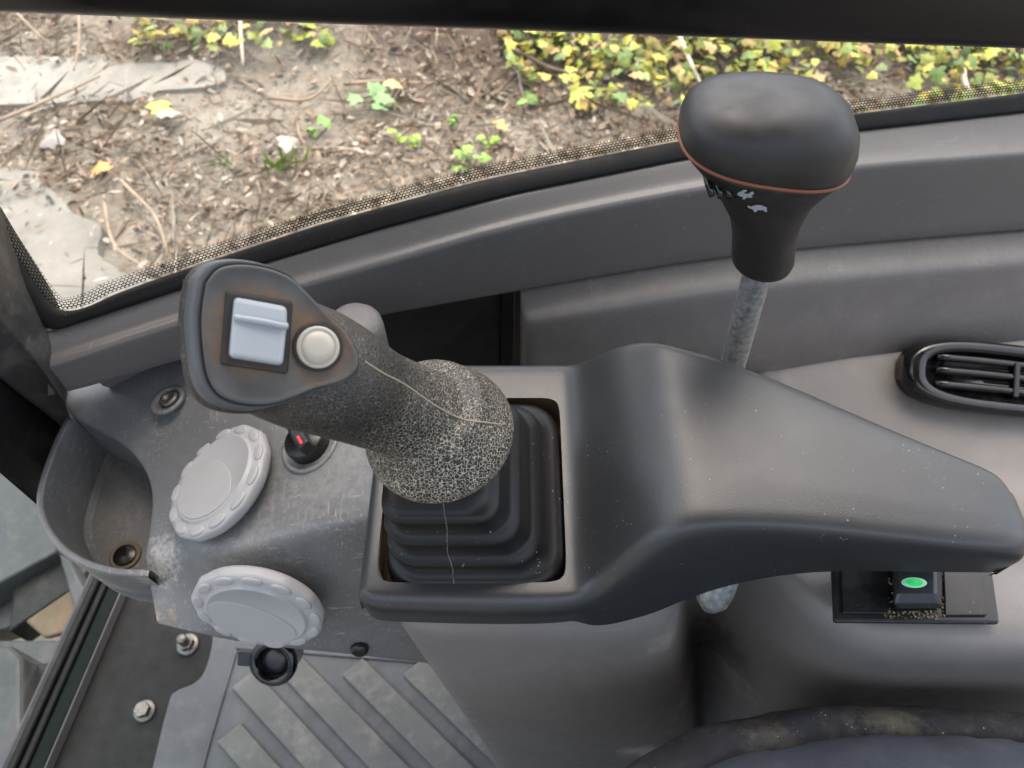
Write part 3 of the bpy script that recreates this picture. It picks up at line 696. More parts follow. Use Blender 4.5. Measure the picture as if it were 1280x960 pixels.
# ================================================================== SIDE TRIM (wall panel and shelf)
trim = thing('side_trim', 'moulded grey side wall trim behind the lever under the window sill', 'trim panel', (.3, .42, .0))
cu = [652, 680, 760, 870, 980, 1080, 1180, 1290, 1420, 1540]
Gt = []
for u in cu:
    f = Y(u, interp(sillF, u), sill_pts(u)[3].y); vF = interp(sillF, u); w = max(0., min(1., (u - 655) / 600))
    rowA = f + Vector((0, .012, -.002)); rowA0 = Y(u, vF + 1, f.y + .001); rowB = Y(u, vF + 34, f.y - .028)
    rowC = Y(u, vF + 44, f.y - .031); rowD = Y(u, vF + 90, f.y - .040); rowE = Y(u, vF + 150, f.y - .062); rowF = rowE + Vector((0, .005, -.25))
    Gt.append([rowA, rowA0, rowB, rowC, rowD, rowE, rowF])
e0 = [p + Vector((-.001, .02, 0)) for p in Gt[0]]; Gt = [e0] + [[p + Vector((-.0, 0, 0)) for p in Gt[0]]] + Gt[1:]
grid('wall_panel', Gt, 'sidetrim', trim, sub=2)
# oval air outlet in the shelf
ovp = Z(1215, 477, .447); ov = lathe.__call__
def oval(name, c, n, prof, mat, parent, up):
    rings = []
    for (rx, ry, h, e) in prof:
        rings.append(ring_pts(Vector(c) + Vector(n).normalized() * h, n, rx, 48, ry, up, e))
    return loft(name, rings, mat, parent, True, True)
ovn = Vector((-.0, -.50, .87)); ovup = Vector((0.10, 1, 0))
ovc = Y(1247, 474, .4235) + ovn.normalized() * .003
vt = oval('air_outlet', ovc, ovn, [(.0880, .0330, -.022, 3), (.0885, .0335, .003, 3), (.082, .0305, .0070, 3), (.074, .0235, .0070, 3), (.071, .0210, .002, 3), (.070, .0205, -.0015, 3)], 'gloss', trim, ovup)
xb, yb, zb = basis(ovn, ovup)
for dy in (-.0120, .0012, .0135):
    path = [ovc + xb * sx + yb * (dy + .0015 * (1 - (sx / .066) ** 2)) + zb * .0025 for sx in [-.062 + .0124 * k for k in range(11)]]
    tube('louvre', path, .0038, 'gloss', vt, seg=10)
box('louvre_tab', ovc + xb * .012 + zb * .0055, .005, .033, .004, 'black', vt, (xb, yb, zb))

# dark bracket behind the console and the round boss
br = thing('pillar_bracket', 'dark steel bracket box in the gap behind the joystick console', 'bracket', Y(570, 470, .40))
def bq(u0, u1, v1, off, du=0):
    y0, y1 = sill_pts(u0)[3].y + off, sill_pts(u1)[3].y + off
    return [Y(u0, interp(sillF, u0) - 8, y0), Y(u1, interp(sillF, u1) - 8, y1), Y(u1 + du, v1, y1), Y(u0 + du, v1, y0)]
prism('bracket_box', bq(466, 632, 520, .012), (0, 1, 0), .02, 'darkbox', br, bevel=.001)
prism('bracket_flange', bq(628, 644, 520, .007, -3), (0, 1, 0), .02, 'floorplate', br, bevel=.0015)
prism('gap_shade_sheet', bq(600, 700, 520, .034), (0, 1, 0), .02, 'rail', br)  # black sheet added as the darkness of the gap

# ================================================================== CONSOLE
con = thing('control_console', 'grey and charcoal control console with armrest, air vents and cup pocket', 'console', (0, .2, 0))
# --- armrest cover with the square opening for the joystick
def V3(x, y, z): return Vector((x / 1000, y / 1000, z / 1000))
rowsC = []
# columns left to right, rows: back skirt low, back skirt, back ridge, top a, hole back, hole front, top b, front ridge, front skirt, skirt low
def colm(x, yb, yf, zt, zsb, zsf, hb=None, hf=None, dxb=0, dxf=0, yfl=None, crown=0, rb=5, rf=5):
    hb = yb - (yb - yf) * .3 if hb is None else hb; hf = yb - (yb - yf) * .75 if hf is None else hf
    yfl = yf if yfl is None else yfl
    return [V3(x + dxb, yb + 3, zsb), V3(x + dxb, yb + 3, (zt + zsb) / 2), V3(x + dxb, yb + 2, zt - rb), V3(x + dxb, yb - rb * .6, zt - .4), V3(x + dxb * .6, yb - rb * 2.2, zt + crown * .3), V3(x, hb, zt + crown), V3(x, hb - (hb - hf) * .13, zt + crown), V3(x, hb - (hb - hf) * .87, zt + crown), V3(x, hf, zt + crown),
            V3(x + dxf * .6, yf + min(rf * 2.2, (hf - yf) * .66), zt + crown * .3), V3(x + dxf, yf + min(rf * .6, (hf - yf) * .30), zt - .4), V3(x + dxf, yf - 2, zt - rf), V3(x + dxf, (yf * .45 + yfl * .55) - 1, (zt * .4 + zsf * .6)), V3(x + dxf, yfl, zsf)]
HB, HF = 283, 158
cols_ = []
low = colm(-88, 304, 155, 497, 465, 466, HB, HF)
cols_.append([Vector((p.x - .001, p.y, .466)) for p in low])
cols_.append([Vector((p.x, p.y, min(p.z, .482))) for p in low])
cols_.append([Vector((p.x + .001, p.y, min(p.z, .495))) for p in low])
cols_.append(colm(-83.5, 311, 149, 500, 465, 467, HB, HF, rf=6))
cols_.append(colm(-77, 312, 146.5, 500, 465, 468, HB, HF, rf=6))
cols_.append(colm(-62, 312, 146, 500, 465, 468, HB, HF, rf=6))
cols_.append(colm(-25, 312, 144.5, 500, 465, 469, HB, HF, rf=7))
cols_.append(colm(14, 312, 144, 500, 465, 470, HB, HF, rf=8))
cols_.append(colm(31, 312, 145, 500.5, 468, 471, HB, HF, rf=8))
cols_.append(colm(37, 311, 146, 501, 470, 471, HB, HF, rf=9))
cols_.append(colm(45, 308, 149, 507, 470, 470, 280, 168, rf=10, yfl=143))
cols_.append(colm(56, 301, 153, 526, 478, 470, 275, 175, rf=12, yfl=143.5))
cols_.append(colm(69, 295, 157, 545.5, 488, 472, 268, 180, rf=12, yfl=146))
cols_.append(colm(84, 288, 161.5, 557.5, 500, 476, 262, 185, rf=8.5, yfl=149))
cols_.append(colm(98, 281, 164, 560.5, 510, 482, 258, 188, rf=6.5, yfl=154, crown=.6))
cols_.append(colm(126, 271, 165, 560.5, 520, 494, 245, 190, rf=5.5, yfl=160, crown=1))
cols_.append(colm(164, 250, 162, 560.5, 522, 507, 228, 184, rf=5.5, yfl=162, crown=1))
cols_.append(colm(204, 226, 157, 560, 522, 512, 207, 177, rf=5.5, yfl=160, crown=.7))
cols_.append(colm(246, 204, 153, 559, 522, 515, 192, 170, rf=5.5, yfl=158, crown=.3))
cols_.append(colm(259, 198, 153, 557.5, 522, 515, 188, 169, dxb=0, dxf=-1, rf=8, yfl=158))
cols_.append(colm(266.5, 192, 155, 552, 522, 515, 185, 168, dxb=-2, dxf=-4, rf=7, yfl=158))
tipc = colm(268.5, 189, 157, 540, 522, 516, 184, 168, dxb=-3, dxf=-5, yfl=158); cols_.append(tipc)
cols_.append([Vector((p.x - .0005, p.y, min(p.z, .535) - .010)) for p in tipc])
cols_.append([Vector((p.x - .0012, p.y, .5225 - .0065 * k / (len(tipc) - 1))) for k, p in enumerate(tipc)])
skip = set()
for i in range(4, 8):
    for j in (5, 6, 7): skip.add((i, j))
cover = grid('armrest_cover', cols_, 'cover', con, skip=skip, sub=3)
# opening liner: short wall going down round the opening
def rrect(cx, cy, hx, hy, r, z, seg=6):
    out = []
    for (sx, sy, a0) in ((1, 1, 0), (-1, 1, 90), (-1, -1, 180), (1, -1, 270)):
        for k in range(seg + 1):
            a = R(a0 + 90 * k / seg); out.append(Vector((cx + sx * (hx - r) + r * math.cos(a), cy + sy * (hy - r) + r * math.sin(a), z)))
    return out
hx0, hx1 = -.0735, .0315; hcx, hcy = (hx0 + hx1) / 2, (HB + HF) / 2000; hhx, hhy = (hx1 - hx0) / 2, (HB - HF) / 2000
liner = loft('opening_liner', [rrect(hcx, hcy, hhx + .003, hhy + .003, .016, .4975), rrect(hcx, hcy, hhx + .003, hhy + .003, .016, .478), rrect(hcx, hcy, hhx - .012, hhy - .012, .012, .477)], 'rust', con, False, True)

# --- pedestal below the cover, the groove beside it and the rear shelf: one moulding
SHZ = [(.0, .470), (.165, .470), (.20, .462), (.235, .37), (.27, .29), (.33, .27), (.39, .292), (.43, .308), (.455, .314), (.475, .318)]
def shelf_z(y): return interp(SHZ, y)
PC = []   # columns: x at top, x at foot, front y at top, front y at foot, top z, slant of the top towards the window
for (x0, x1, yf0, yf1, zt, sl) in ((-.058, .002, .285, .285, .472, 0), (-.070, -.010, .27, .27, .472, 0), (-.0750, -.016, .165, .155, .472, 0), (-.0710, -.011, .1485, .134, .472, 0), (-.058, .0, .1430, .128, .472, 0), (0, .05, .1415, .125, .472, 0),
        (.045, .105, .1420, .126, .472, 0), (.078, .150, .1450, .127, .472, 0), (.093, .178, .1530, .130, .470, 0), (.101, .192, .172, .136, .468, 0), (.107, .202, .215, .148, .466, 0), (.119, .208, .236, .152, .462, 0), (.138, .213, .228, .150, .455, .05),
        (.158, .219, .196, .142, .450, .07), (.176, .225, .163, .135, .455, .075), (.190, .232, .143, .130, .462, .075), (.206, .240, .133, .127, .4685, .07), (.235, .255, .128, .126, .470, .06), (.30, .30, .127, .125, .470, .03), (.42, .42, .127, .125, .470, 0), (.62, .62, .127, .125, .470, 0)):
    c = []
    for s_ in (0, .10, .25, .42, .60, .75, .83, .88, .92, .96):
        z = s_ * zt; k = 1 - s_; fl_ = .012 * max(0, 1 - s_ / .25) ** 2
        c.append(Vector((x0 + (x1 - x0) * k, yf0 + (yf1 - yf0) * k - fl_, z)))
    for dy, dz in ((.0035, .010), (.010, .003), (.022, .0)):
        c.append(Vector((x0, yf0 + dy, zt - dz)))
    for q in (.13, .20, .35, .48, .6, .72, .82, .91, 1.0):
        yb_ = .475 if x0 > .15 else max(yf0 + .03, .295)
        y = yf0 + .022 + (yb_ - yf0 - .022) * q
        z = min(zt, shelf_z(y) if x0 > .18 else zt) if x0 > .12 else zt
        if .12 < x0 < .185: z = zt - .16 * q
        c.append(Vector((x0 + sl * min(1, q * 1.2), y, z)))
    PC.append(c)
pedo = grid('pedestal', PC, 'pedestal', con, sub=2)

# --- left vent panel: rows from the window sill forward, over the crease and down the front
W = lambda L: [Z(*p) for p in L]
top = [W([(78, 500, .424), (140, 476, .432), (235, 441, .445), (330, 416, .457), (408, 424, .47), (480, 452, .48)]),
       W([(88, 515, .422), (148, 497, .43), (240, 466, .446), (335, 446, .46), (415, 440, .474), (492, 466, .485)]),
       W([(95, 527, .418), (160, 522, .427), (250, 500, .446), (345, 485, .462), (425, 474, .478), (502, 482, .488)]),
       W([(160, 553, .416), (205, 548, .427), (270, 545, .446), (360, 540, .465), (440, 532, .481), (512, 520, .49)]),
       W([(194, 603, .415), (222, 600, .426), (285, 600, .446), (370, 592, .466), (446, 585, .483), (515, 575, .49)]),
       W([(188, 655, .413), (222, 655, .425), (300, 648, .449), (380, 638, .470), (450, 628, .485), (520, 618, .49)]),
       W([(180, 698, .411), (226, 697, .426), (312, 681, .452), (395, 659, .472), (455, 645, .486), (525, 630, .49)])]
cre = top[-1]
f1 = [p + Vector((0, -.004, -.007)) for p in cre]
bot_px = [(196, 783), (250, 797), (330, 813), (405, 819), (485, 829), (550, 836)]
bot = [Y(u, v, .160 if k else .165) for k, (u, v) in enumerate(bot_px)]
f2 = [a.lerp(b, .35) for a, b in zip(f1, bot)]; f3 = [a.lerp(b, .9) for a, b in zip(f1, bot)]
bk = [p + Vector((0, .012, -.004)) for p in bot]; bk2 = [p + Vector((0, .10, -.006)) for p in bot]
top = [[p + (Vector((-.004, .03, -.012)) if k < 4 else Vector((0, .002, -.02))) for k, p in enumerate(top[0])]] + top
Gv = top + [f1, f2, f3, bot, bk, bk2]
# add the wall of the cup pocket as extra left columns
Gv2 = []
for i, r_ in enumerate(Gv):
    p = r_[0]
    if 2 < i <= 7: pre = [Vector((p.x + .002, p.y, .352)), Vector((p.x + .001, p.y, p.z - .012)), Vector((p.x, p.y, p.z - .003))]
    elif i <= 2: pre = [Vector((p.x - .004, p.y, .352)), Vector((p.x - .002, p.y, p.z - .012)), Vector((p.x - .001, p.y, p.z - .003))]
    else: pre = [p + Vector((.010, .03, -.004)), p + Vector((.002, .012, 0)), p + Vector((.0, .004, 0))]
    q = p.lerp(r_[1], .10); q.z += .0005
    Gv2.append(pre + [p, q] + r_[1:])
vp = grid('vent_panel', Gv2, 'panel', con, sub=2)
# --- cup pocket
rim_px = [(86, 520), (70, 552), (56, 590), (49, 622), (54, 652), (74, 682), (104, 702), (142, 713), (186, 716)]
rim = catmull([Z(u, v, .424) for u, v in rim_px], 4)
cen = Z(130, 620, .424)
Gc = []
for k, p in enumerate(rim):
    t = rim[min(k + 1, len(rim) - 1)] - rim[max(k - 1, 0)]; t.z = 0; t.normalize(); o_ = Vector((t.y, -t.x, 0))
    if o_.dot(p - cen) < 0: o_ = -o_
    w = .0028; H = Vector((0, 0, 1))
    s = k / (len(rim) - 1)
    Gc.append([p - o_ * (w + .004) - H * .072, p - o_ * w - H * .004, p - o_ * (w * .9), p, p + o_ * (w * .9), p + o_ * w - H * .004, p + o_ * (w - .001) - H * .02, p + o_ * (w - .003) - H * .038 , p + o_ * (w - .001) - H * .042, p + o_ * (w - .004) - H * .052, p - o_ * .012 - H * .062, p - o_ * .03 - H * .066])
tray = grid('cup_pocket', Gc, 'panel', con, sub=2)
Pf = [p.copy() for p in rim] + [Z(178, 705, .424) + Vector((.01, 0, 0)), Z(194, 655, .42) + Vector((.015, 0, 0)), Z(194, 603, .42) + Vector((.02, 0, 0)), Z(160, 550, .42) + Vector((.01, .01, 0)), Z(96, 524, .42)]
Pf = [Vector((p.x, p.y, .3645)) for p in Pf]
prism('pocket_floor', Pf, (0, 0, -1), .004, 'panel', tray)
dc = Z(156, 694, .366)
dp = lathe('drain_ring', dc + Vector((0, 0, -.001)), (0, 0, 1), [(.0118, 0), (.0115, .0012), (.0102, .0014), (.0092, .0008)], 'dirt', tray, 28)
lathe('drain_hole_dark', dc + Vector((0, 0, .0006)), (0, 0, 1), [(.0085, 0), (.008, .0004)], 'rail', tray, 24)  # flat black disc painted as the dark inside the hole
# --- air vents
def disc_poly(c, x, y, n, r, h0, h1, mat, name, parent, bev=.0006, seg=40):
    pts = [c + x * (r * math.cos(2 * math.pi * k / seg)) + y * (r * math.sin(2 * math.pi * k / seg)) + n * h0 for k in range(seg)]
    return prism(name, pts, n, h1 - h0, mat, parent, bevel=bev)
def vent(c, n, R0, flapdir):
    n = Vector(n).normalized(); x, y, _ = basis(n)
    seg = 96; prof = [(.96, -.006, 0), (1.0, -.003, .0), (1.0, .0008, 0), (.985, .0028, 0), (.90, .0036, 0), (.80, .0040, 0), (.785, .0042, 0), (.770, .0056, 0), (.750, .0061, 0), (.735, .0057, 0)]
    rings = []
    for (rr, h, _) in prof:
        rings.append([c + (x * math.cos(a) + y * math.sin(a)) * R0 * rr * (1 + (.0 if rr < .97 else .022 * (abs(math.cos(6.5 * a)) ** 4))) + n * h for a in [2 * math.pi * k / seg for k in range(seg)]])
    root = loft('air_vent', rings, 'vent', con, True, True)
    for k in range(13):
        a = 2 * math.pi * k / 13; d = x * math.cos(a) + y * math.sin(a); t = -x * math.sin(a) + y * math.cos(a)
        cc = c + d * R0 * .900 + n * .0026; rg = []
        for (s, h) in ((1, 0), (.95, .0012), (.82, .0018), (.5, .0020)):
            rg.append([cc + t * (.0074 * s * math.cos(q)) + d * (.0040 * s * math.sin(q)) + n * h for q in [2 * math.pi * j / 16 for j in range(16)]])
        loft('finger_nub', rg, 'vent', root, True, True)
    disc_poly(c, x, y, n, R0 * .732, .003, .0054, 'vent', 'louvre_disc', root)
    # flap: a raised lens lying on the disc, touching its rim on one side
    fd = Vector(flapdir); fd -= n * fd.dot(n); fd.normalize(); tt = n.cross(fd); r1 = R0 * .725
    pts = []
    for k in range(41):
        a = R(-78 + 156 * k / 40); pts.append(c + (fd * math.cos(a) + tt * math.sin(a)) * r1 + n * .0052)
    ex, ey = r1 * math.cos(R(78)), r1 * math.sin(R(78)); bulge = r1 * .58
    for k in range(1, 32):
        a = math.pi * k / 32; pts.append(c + fd * (ex - bulge * math.sin(a)) + tt * (ey * math.cos(a)) + n * .0052)
    prism('flap', pts, n, .0012, 'vent', root, bevel=.0005)
    return root
v1c = Z(277, 603, .4475)
n1 = Vector((-.5, .05, .86)).normalized(); vent(v1c + n1 * .0022, n1, .0425, (-.55, -.6, 0))
n2 = Vector((-.08, -.97, .22)); v2c = Y(324, 760, .170)
vent(v2c + n2.normalized() * .001, n2, .0422, (-.35, 0, -.6))
# --- temperature dial
dn = Vector((-.33, -.02, .94)).normalized(); dcn = Z(388, 556, .470)
dial = lathe('temperature_dial', dcn, dn, [(.0215, -.004), (.0215, .0012), (.0195, .0022), (.018, .0006), (.017, .0004)], 'panel', con, 40)
dx, dy_, _ = basis(dn)
lathe('dial_base', dcn + dn * .0005, dn, [(.015, 0), (.0145, .008), (.0135, .0095)], 'black', dial, 36)
hv = (dx * .85 + dy_ * .5).normalized(); hw = dn.cross(hv)
box('dial_grip', dcn + dn * .0135, .0285, .0085, .011, 'black', dial, (hv, hw, dn), bevel=.0018)
box('red_mark', dcn + dn * .0192 + hv * .009, .008, .0020, .0006, 'red', dial, (hv, hw, dn), bevel=.0002)
# --- recessed screw
sn = Vector((-.25, .1, .96)).normalized(); sc = Z(210, 501, .4415)
scw = lathe('screw_recess', sc, sn, [(.0135, -.001), (.0135, .0015), (.0115, .0024), (.0095, .0008), (.009, -.0005)], 'panel', con, 36)
lathe('screw_head', sc + Vector((.001, .001, .0)), sn, [(.0075, -.001), (.0072, .0022), (.006, .003), (.0035, .003), (.003, .0016)], 'boltsteel', scw, 24)
# --- round boss behind the joystick
bc = Y(452, 440, .352)
lathe('boss', Vector((bc.x, bc.y, .40)), (0, 0, 1), [(.0215, 0), (.0205, .085), (.0195, .092), (.016, .0965), (.008, .098)], 'sidetrim', con, 36)
# --- power socket under the vent panel
pc_ = Y(343, 826, .176); pn = Vector((-.05, -.62, .78)).normalized()
sock = lathe('power_socket', pc_, pn, [(.0165, -.024), (.0175, -.006), (.0195, .0), (.0195, .004), (.0175, .0065), (.0135, .0062), (.012, .003), (.0118, -.004)], 'gloss', con, 40)
lathe('socket_cap', pc_ - pn * .004, pn, [(.0118, 0), (.011, .003), (.006, .0045)], 'black', sock, 32)
sx_, sy_, _ = basis(pn)
box('cap_tab', pc_ - sx_ * .0235 + pn * .001, .012, .011, .004, 'black', sock, (sx_, sy_, pn), bevel=.001)
# --- small dark screw under the panel at right
lathe('clip', Y(449, 814, .1615), (0, -.9, .3), [(.006, -.006), (.0065, .0), (.005, .0015), (.003, .0015)], 'black', con, 24)
# --- switch panel on the shelf
sp_n = Vector((0, -.03, 1)).normalized()
def SP(u, v, z=.4725): return Z(u, v, z)
bz = [SP(1036, 690), SP(1233, 690), SP(1246, 782), SP(1040, 780)]
spanel = prism('switch_panel', bz, (0, 0, 1), .004, 'black', con, bevel=.0018)
def inset(P, f):
    c = sum(P, Vector()) / len(P); return [c + (p - c) * f for p in P]
bl = prism('blank_plate', [SP(1050, 690, .477), SP(1108, 690, .477), SP(1110, 768, .477), SP(1053, 767, .477)], (0, 0, 1), .0015, 'black', spanel, bevel=.0006)
prism('blank_plate', [SP(1178, 690, .477), SP(1222, 690, .477), SP(1233, 770, .477), SP(1180, 770, .477)], (0, 0, 1), .0015, 'black', spanel, bevel=.0006)
rk0 = [SP(1113, 672, .478), SP(1174, 672, .478), SP(1177, 762, .478), SP(1119, 762, .478)]
rk1 = [SP(1112, 665, .484), SP(1176, 665, .484), SP(1177, 757, .484), SP(1117, 757, .484)]
rk2 = [SP(1116, 665, .495), SP(1170, 665, .495), SP(1171, 742, .489), SP(1122, 742, .489)]
M['rockerblack'] = plastic('rocker_black', (.022, .024, .026), .22, 900, 0, blotch=.05)
rk = loft('rocker_switch', [rk0, rk1, rk2], 'rockerblack', spanel, smooth=False, bevel=.0018)
lc = Z(1143, 728, .4908)
oval('indicator_lamp_and_glow', lc - Vector((0, 0, .0008)), Vector((0, 0, 1)), [(.0072, .0030, 0, 2), (.0072, .0030, .0008, 2)], 'lamphalo', spanel, Vector((0, 1, 0)))  # wider oval, the glow round the lamp put into its colour
oval('indicator_lamp_and_glow', lc, Vector((0, 0, 1)), [(.0048, .0021, 0, 2), (.0048, .0021, .0006, 2)], 'lamp', spanel, Vector((0, 1, 0)))
# --- steel latch end seen below the armrest
lt = thing('steel_latch', 'dull cast steel latch end poking out below the armrest', 'latch', Z(893, 742, .47))
lc_ = Z(893, 738, .475)
rg = []
for (h, r, ry, dx_) in ((.03, .010, .006, .006), (.010, .0115, .008, .003), (0, .0115, .009, 0), (-.006, .0095, .008, -.001), (-.010, .005, .005, -.002)):
    rg.append(ring_pts(lc_ + Vector((dx_, h * .7, h)), Vector((.2, .5, .85)), r, 14, ry, Vector((0, 1, 0)), 2.6))
loft('latch_body', rg, 'steel', lt)

# ================================================================== JOYSTICK
joy = thing('joystick', 'black crackled leather joystick grip with grey thumb switch leaning over its gaiter', 'joystick', (-.02, .217, .49))
# gaiter: stepped bellows
gr = []
def gz(s): return Vector((-.021 - .020 * s, .2175 - .009 * s, 0))
prof = [(0, .4785, .0520, .0628), (0, .492, .0520, .0628), (.02, .4990, .0505, .0612), (.08, .5012, .0475, .0580), (.1, .5015, .0440, .054),
        (.28, .513, .0438, .0535), (.31, .5165, .0425, .052), (.35, .518, .0395, .049), (.37, .5195, .038, .0475),
        (.55, .532, .0378, .0468), (.58, .5355, .0365, .0455), (.62, .537, .0335, .0425), (.64, .5385, .032, .041),
        (.82, .550, .0315, .040), (.85, .5525, .0305, .039), (.9, .554, .0275, .036), (.93, .5555, .025, .033), (1.0, .564, .023, .030), (1.0, .575, .021, .024)]
for (s, z, hx, hy) in prof:
    c = gz(s); gr.append(rrect(c.x, c.y, hx, hy, min(hx, hy) * .42, z, 8))
gait = loft('gaiter', gr, 'gaiter', joy, True, True)
# grip: shaft, flange and head blended into one skin
HC = T(340, 428, .300)                                  # centre of the head face
hn = (C0 - HC).normalized(); hn = (hn + Vector((.10, .0, .0))).normalized()
up_h = Vector((0, math.sin(PITCH), math.cos(PITCH))); hX = up_h.cross(hn).normalized(); hY = hn.cross(hX)
def onface(u, v, h=0.0):
    d = ray(u, v); t = (HC - C0).dot(hn) / d.dot(hn); return C0 + d * t + hn * h
def bm_add(bm, V, F):
    vs_ = [bm.verts.new(v) for v in V]
    for f in F: bm.faces.new([vs_[i] for i in f])
bm = bmesh.new()
ax = (onface(400, 462, -.022) - FL).normalized()
# flange
fp = [(.012, -.014), (.026, -.0145), (.034, -.012), (.0385, -.006), (.0395, .000), (.0375, .006), (.0345, .012), (.031, .018), (.0275, .026)]
fax = (Vector((0, 0, 1)) * .82 + ax * .30).normalized()
V, F = loft_data([ring_pts(FL + fax * h, fax, r, 40) for r, h in fp]); bm_add(bm, V, F)
# shaft
spine = catmull([FL + Vector((0, 0, .002)), FL + ax * .03 + Vector((.001, 0, .002)), FL + ax * .055, FL + ax * .08, onface(372, 452, -.034), onface(335, 430, -.036)], 6)
n_ = len(spine); rings = []
for k, p in enumerate(spine):
    t = (spine[min(k + 1, n_ - 1)] - spine[max(k - 1, 0)]).normalized(); s = k / (n_ - 1)
    r = .0262 - .0035 * math.sin(min(1, s * 1.5) * math.pi) + .002 * s
    rings.append(ring_pts(p, t, r, 28, r * 1.02))
V, F = loft_data(rings); bm_add(bm, V, F)
# head body behind the face plate
face_px = [(256, 352), (272, 334), (300, 329), (335, 334), (365, 347), (388, 369), (412, 394), (436, 418), (449, 444), (447, 464), (428, 478), (395, 487), (362, 500), (335, 507), (302, 506), (275, 496), (259, 474), (252, 436), (250, 394)]
def face_ring(f, h, sh=(0, 0), sub=4):
    P = [onface(u, v, 0) for u, v in face_px]; P2 = catmull(P + [P[0]], sub)[:-1]
    c = sum(P2, Vector()) / len(P2); return [c + (p - c) * f + hn * h + hX * sh[0] + hY * sh[1] for p in P2]
V, F = loft_data([face_ring(1.04, -.0085, (-.003, -.0005)), face_ring(1.12, -.012, (-.0045, -.001)), face_ring(1.12, -.020, (-.0042, -.0015)), face_ring(1.0, -.029, (-.0015, -.002)), face_ring(.7, -.038, (.002, -.004))]); bm_add(bm, V, F)
me = bpy.data.meshes.new('grip'); bm.to_mesh(me); bm.free(); me.materials.append(M['crackle'])
grip = bpy.data.objects.new('grip', me); col.objects.link(grip); setp(grip, joy)
md = grip.modifiers.new('remesh', 'REMESH'); md.mode = 'VOXEL'; md.voxel_size = .0012; md.use_smooth_shade = True
md = grip.modifiers.new('smooth', 'SMOOTH'); md.factor = .5; md.iterations = 14
M['face'] = face_mat([(onface(322, 415, .002), .0125), (onface(397, 433, .002), .009)])
M['facedark'] = plastic('dark_switch_surround', (.018, .017, .016), .6, 1200, .08, dust=.5, dustc=(.07, .045, .025))
M['facerim'] = plastic('smooth_grip_rim', (.075, .081, .088), .5, 1200, .08, dust=.1, dustc=(.2, .19, .17))
fpz = loft('face_plate', [face_ring(.97, -.010), face_ring(.985, -.003), face_ring(.98, .0004), face_ring(.955, .0014), face_ring(.92, .0010), face_ring(.86, .0002), face_ring(.70, -.0002)], 'face', joy)
loft('face_rim', [face_ring(1.06, -.0135, (-.0040, -.0006)), face_ring(1.075, -.008, (-.0034, -.0004)), face_ring(1.06, -.0035, (-.0024, 0)), face_ring(1.03, -.0012, (-.001, 0)), face_ring(.99, -.0022), face_ring(.97, -.0050)], 'facerim', joy)
# thumb switch
def quad_on(px, h): return [onface(u, v, h) for u, v in px]
sw_fr = [(282, 363), (366, 377), (360, 468), (275, 456)]
sfm = prism('switch_frame', quad_on(sw_fr, -.0012), hn, .0026, 'facedark', joy, bevel=.0022)
sw = [(292, 371), (358, 383), (352, 457), (285, 446)]
A = quad_on(sw, .0005); mid_l = [(295, 399), (358, 409)]; 
# rocker: two slopes meeting in a raised cross rib
P = {k: onface(u, v, h) for k, (u, v, h) in {'a': (293, 372, .004), 'b': (357, 384, .004), 'c': (358, 402, .0050), 'd': (291, 391, .0050), 'e': (357, 409, .0052), 'f': (290, 398, .0052), 'g': (351, 456, .0075), 'h': (286, 446, .0075)}.items()}
bs = quad_on(sw, .0)
bs = [onface(292, 371, 0), onface(358, 383, 0), onface(352, 458, 0), onface(285, 447, 0)]
V = bs + [P['a'], P['b'], P['c'], P['d'], P['e'], P['f'], P['g'], P['h']]
F = [(0, 1, 5, 4), (4, 5, 6, 7), (7, 6, 8, 9), (9, 8, 10, 11), (11, 10, 2, 3), (1, 2, 10, 8, 6, 5), (0, 4, 7, 9, 11, 3)]
swo = obj('thumb_switch', V, F, 'rocker', joy, smooth=False, bevel=.0018)
rb = [onface(292, 397, .0050), onface(305, 399, .0058), onface(330, 403, .0062), onface(348, 407, .0060), onface(357, 408, .0052)]
tube('switch_rib', catmull(rb, 5), .0013, 'rocker', swo, seg=10)
bcn = onface(397, 434, 0)
but = lathe('thumb_button', bcn, hn, [(.0084, -.001), (.0084, .0018), (.0077, .0025), (.0069, .0023), (.0065, .0018), (.0062, .0030), (.0054, .0040), (.003, .0045), (.001, .0046)], 'cream', joy, 36)
lathe('button_ring', bcn, hn, [(.0098, -.001), (.0098, .0010), (.0092, .0014), (.0085, .001)], 'facedark', but, 36)

# ================================================================== SPEED LEVER
lev = thing('speed_lever', 'tall lever with black palm knob on a galvanised rod behind the armrest', 'lever', (.152, .317, .42))
tube('rod', [Vector((.158, .317, .40)), Vector((.1515, .317, .50)), Vector((.1455, .317, .582)), Vector((.143, .317, .61))], .0085, 'steel', lev, seg=20)
def kring(cx, cy, z, rx, ry, e=2.0, tx=0, ty=0, seg=48):
    out = []
    for k in range(seg):
        a = 2 * math.pi * k / seg; ca, sa = math.cos(a), math.sin(a)
        x = rx * math.copysign(abs(ca) ** (2 / e), ca); y = ry * math.copysign(abs(sa) ** (2 / e), sa)
        out.append(Vector((cx + x, cy + y, z + x * tx + y * ty)))
    return out
nk = [(.1458, .317, .5915, .0150, .0150, 2, 0, 0), (.1455, .317, .5925, .0172, .0172, 2, 0, 0), (.145, .317, .596, .0180, .0180, 2, 0, 0), (.1415, .317, .612, .0176, .0175, 2.1, 0, 0), (.1375, .3165, .628, .0195, .0185, 2.2, -.05, 0), (.131, .316, .648, .0270, .0225, 2.3, -.12, 0), (.1275, .3155, .660, .0345, .0260, 2.4, -.15, 0), (.125, .315, .669, .0405, .0290, 2.5, -.16, 0), (.1245, .315, .6735, .0428, .0303, 2.6, -.16, 0)]
neck = loft('knob_neck', [kring(*r) for r in nk], 'neck', lev)
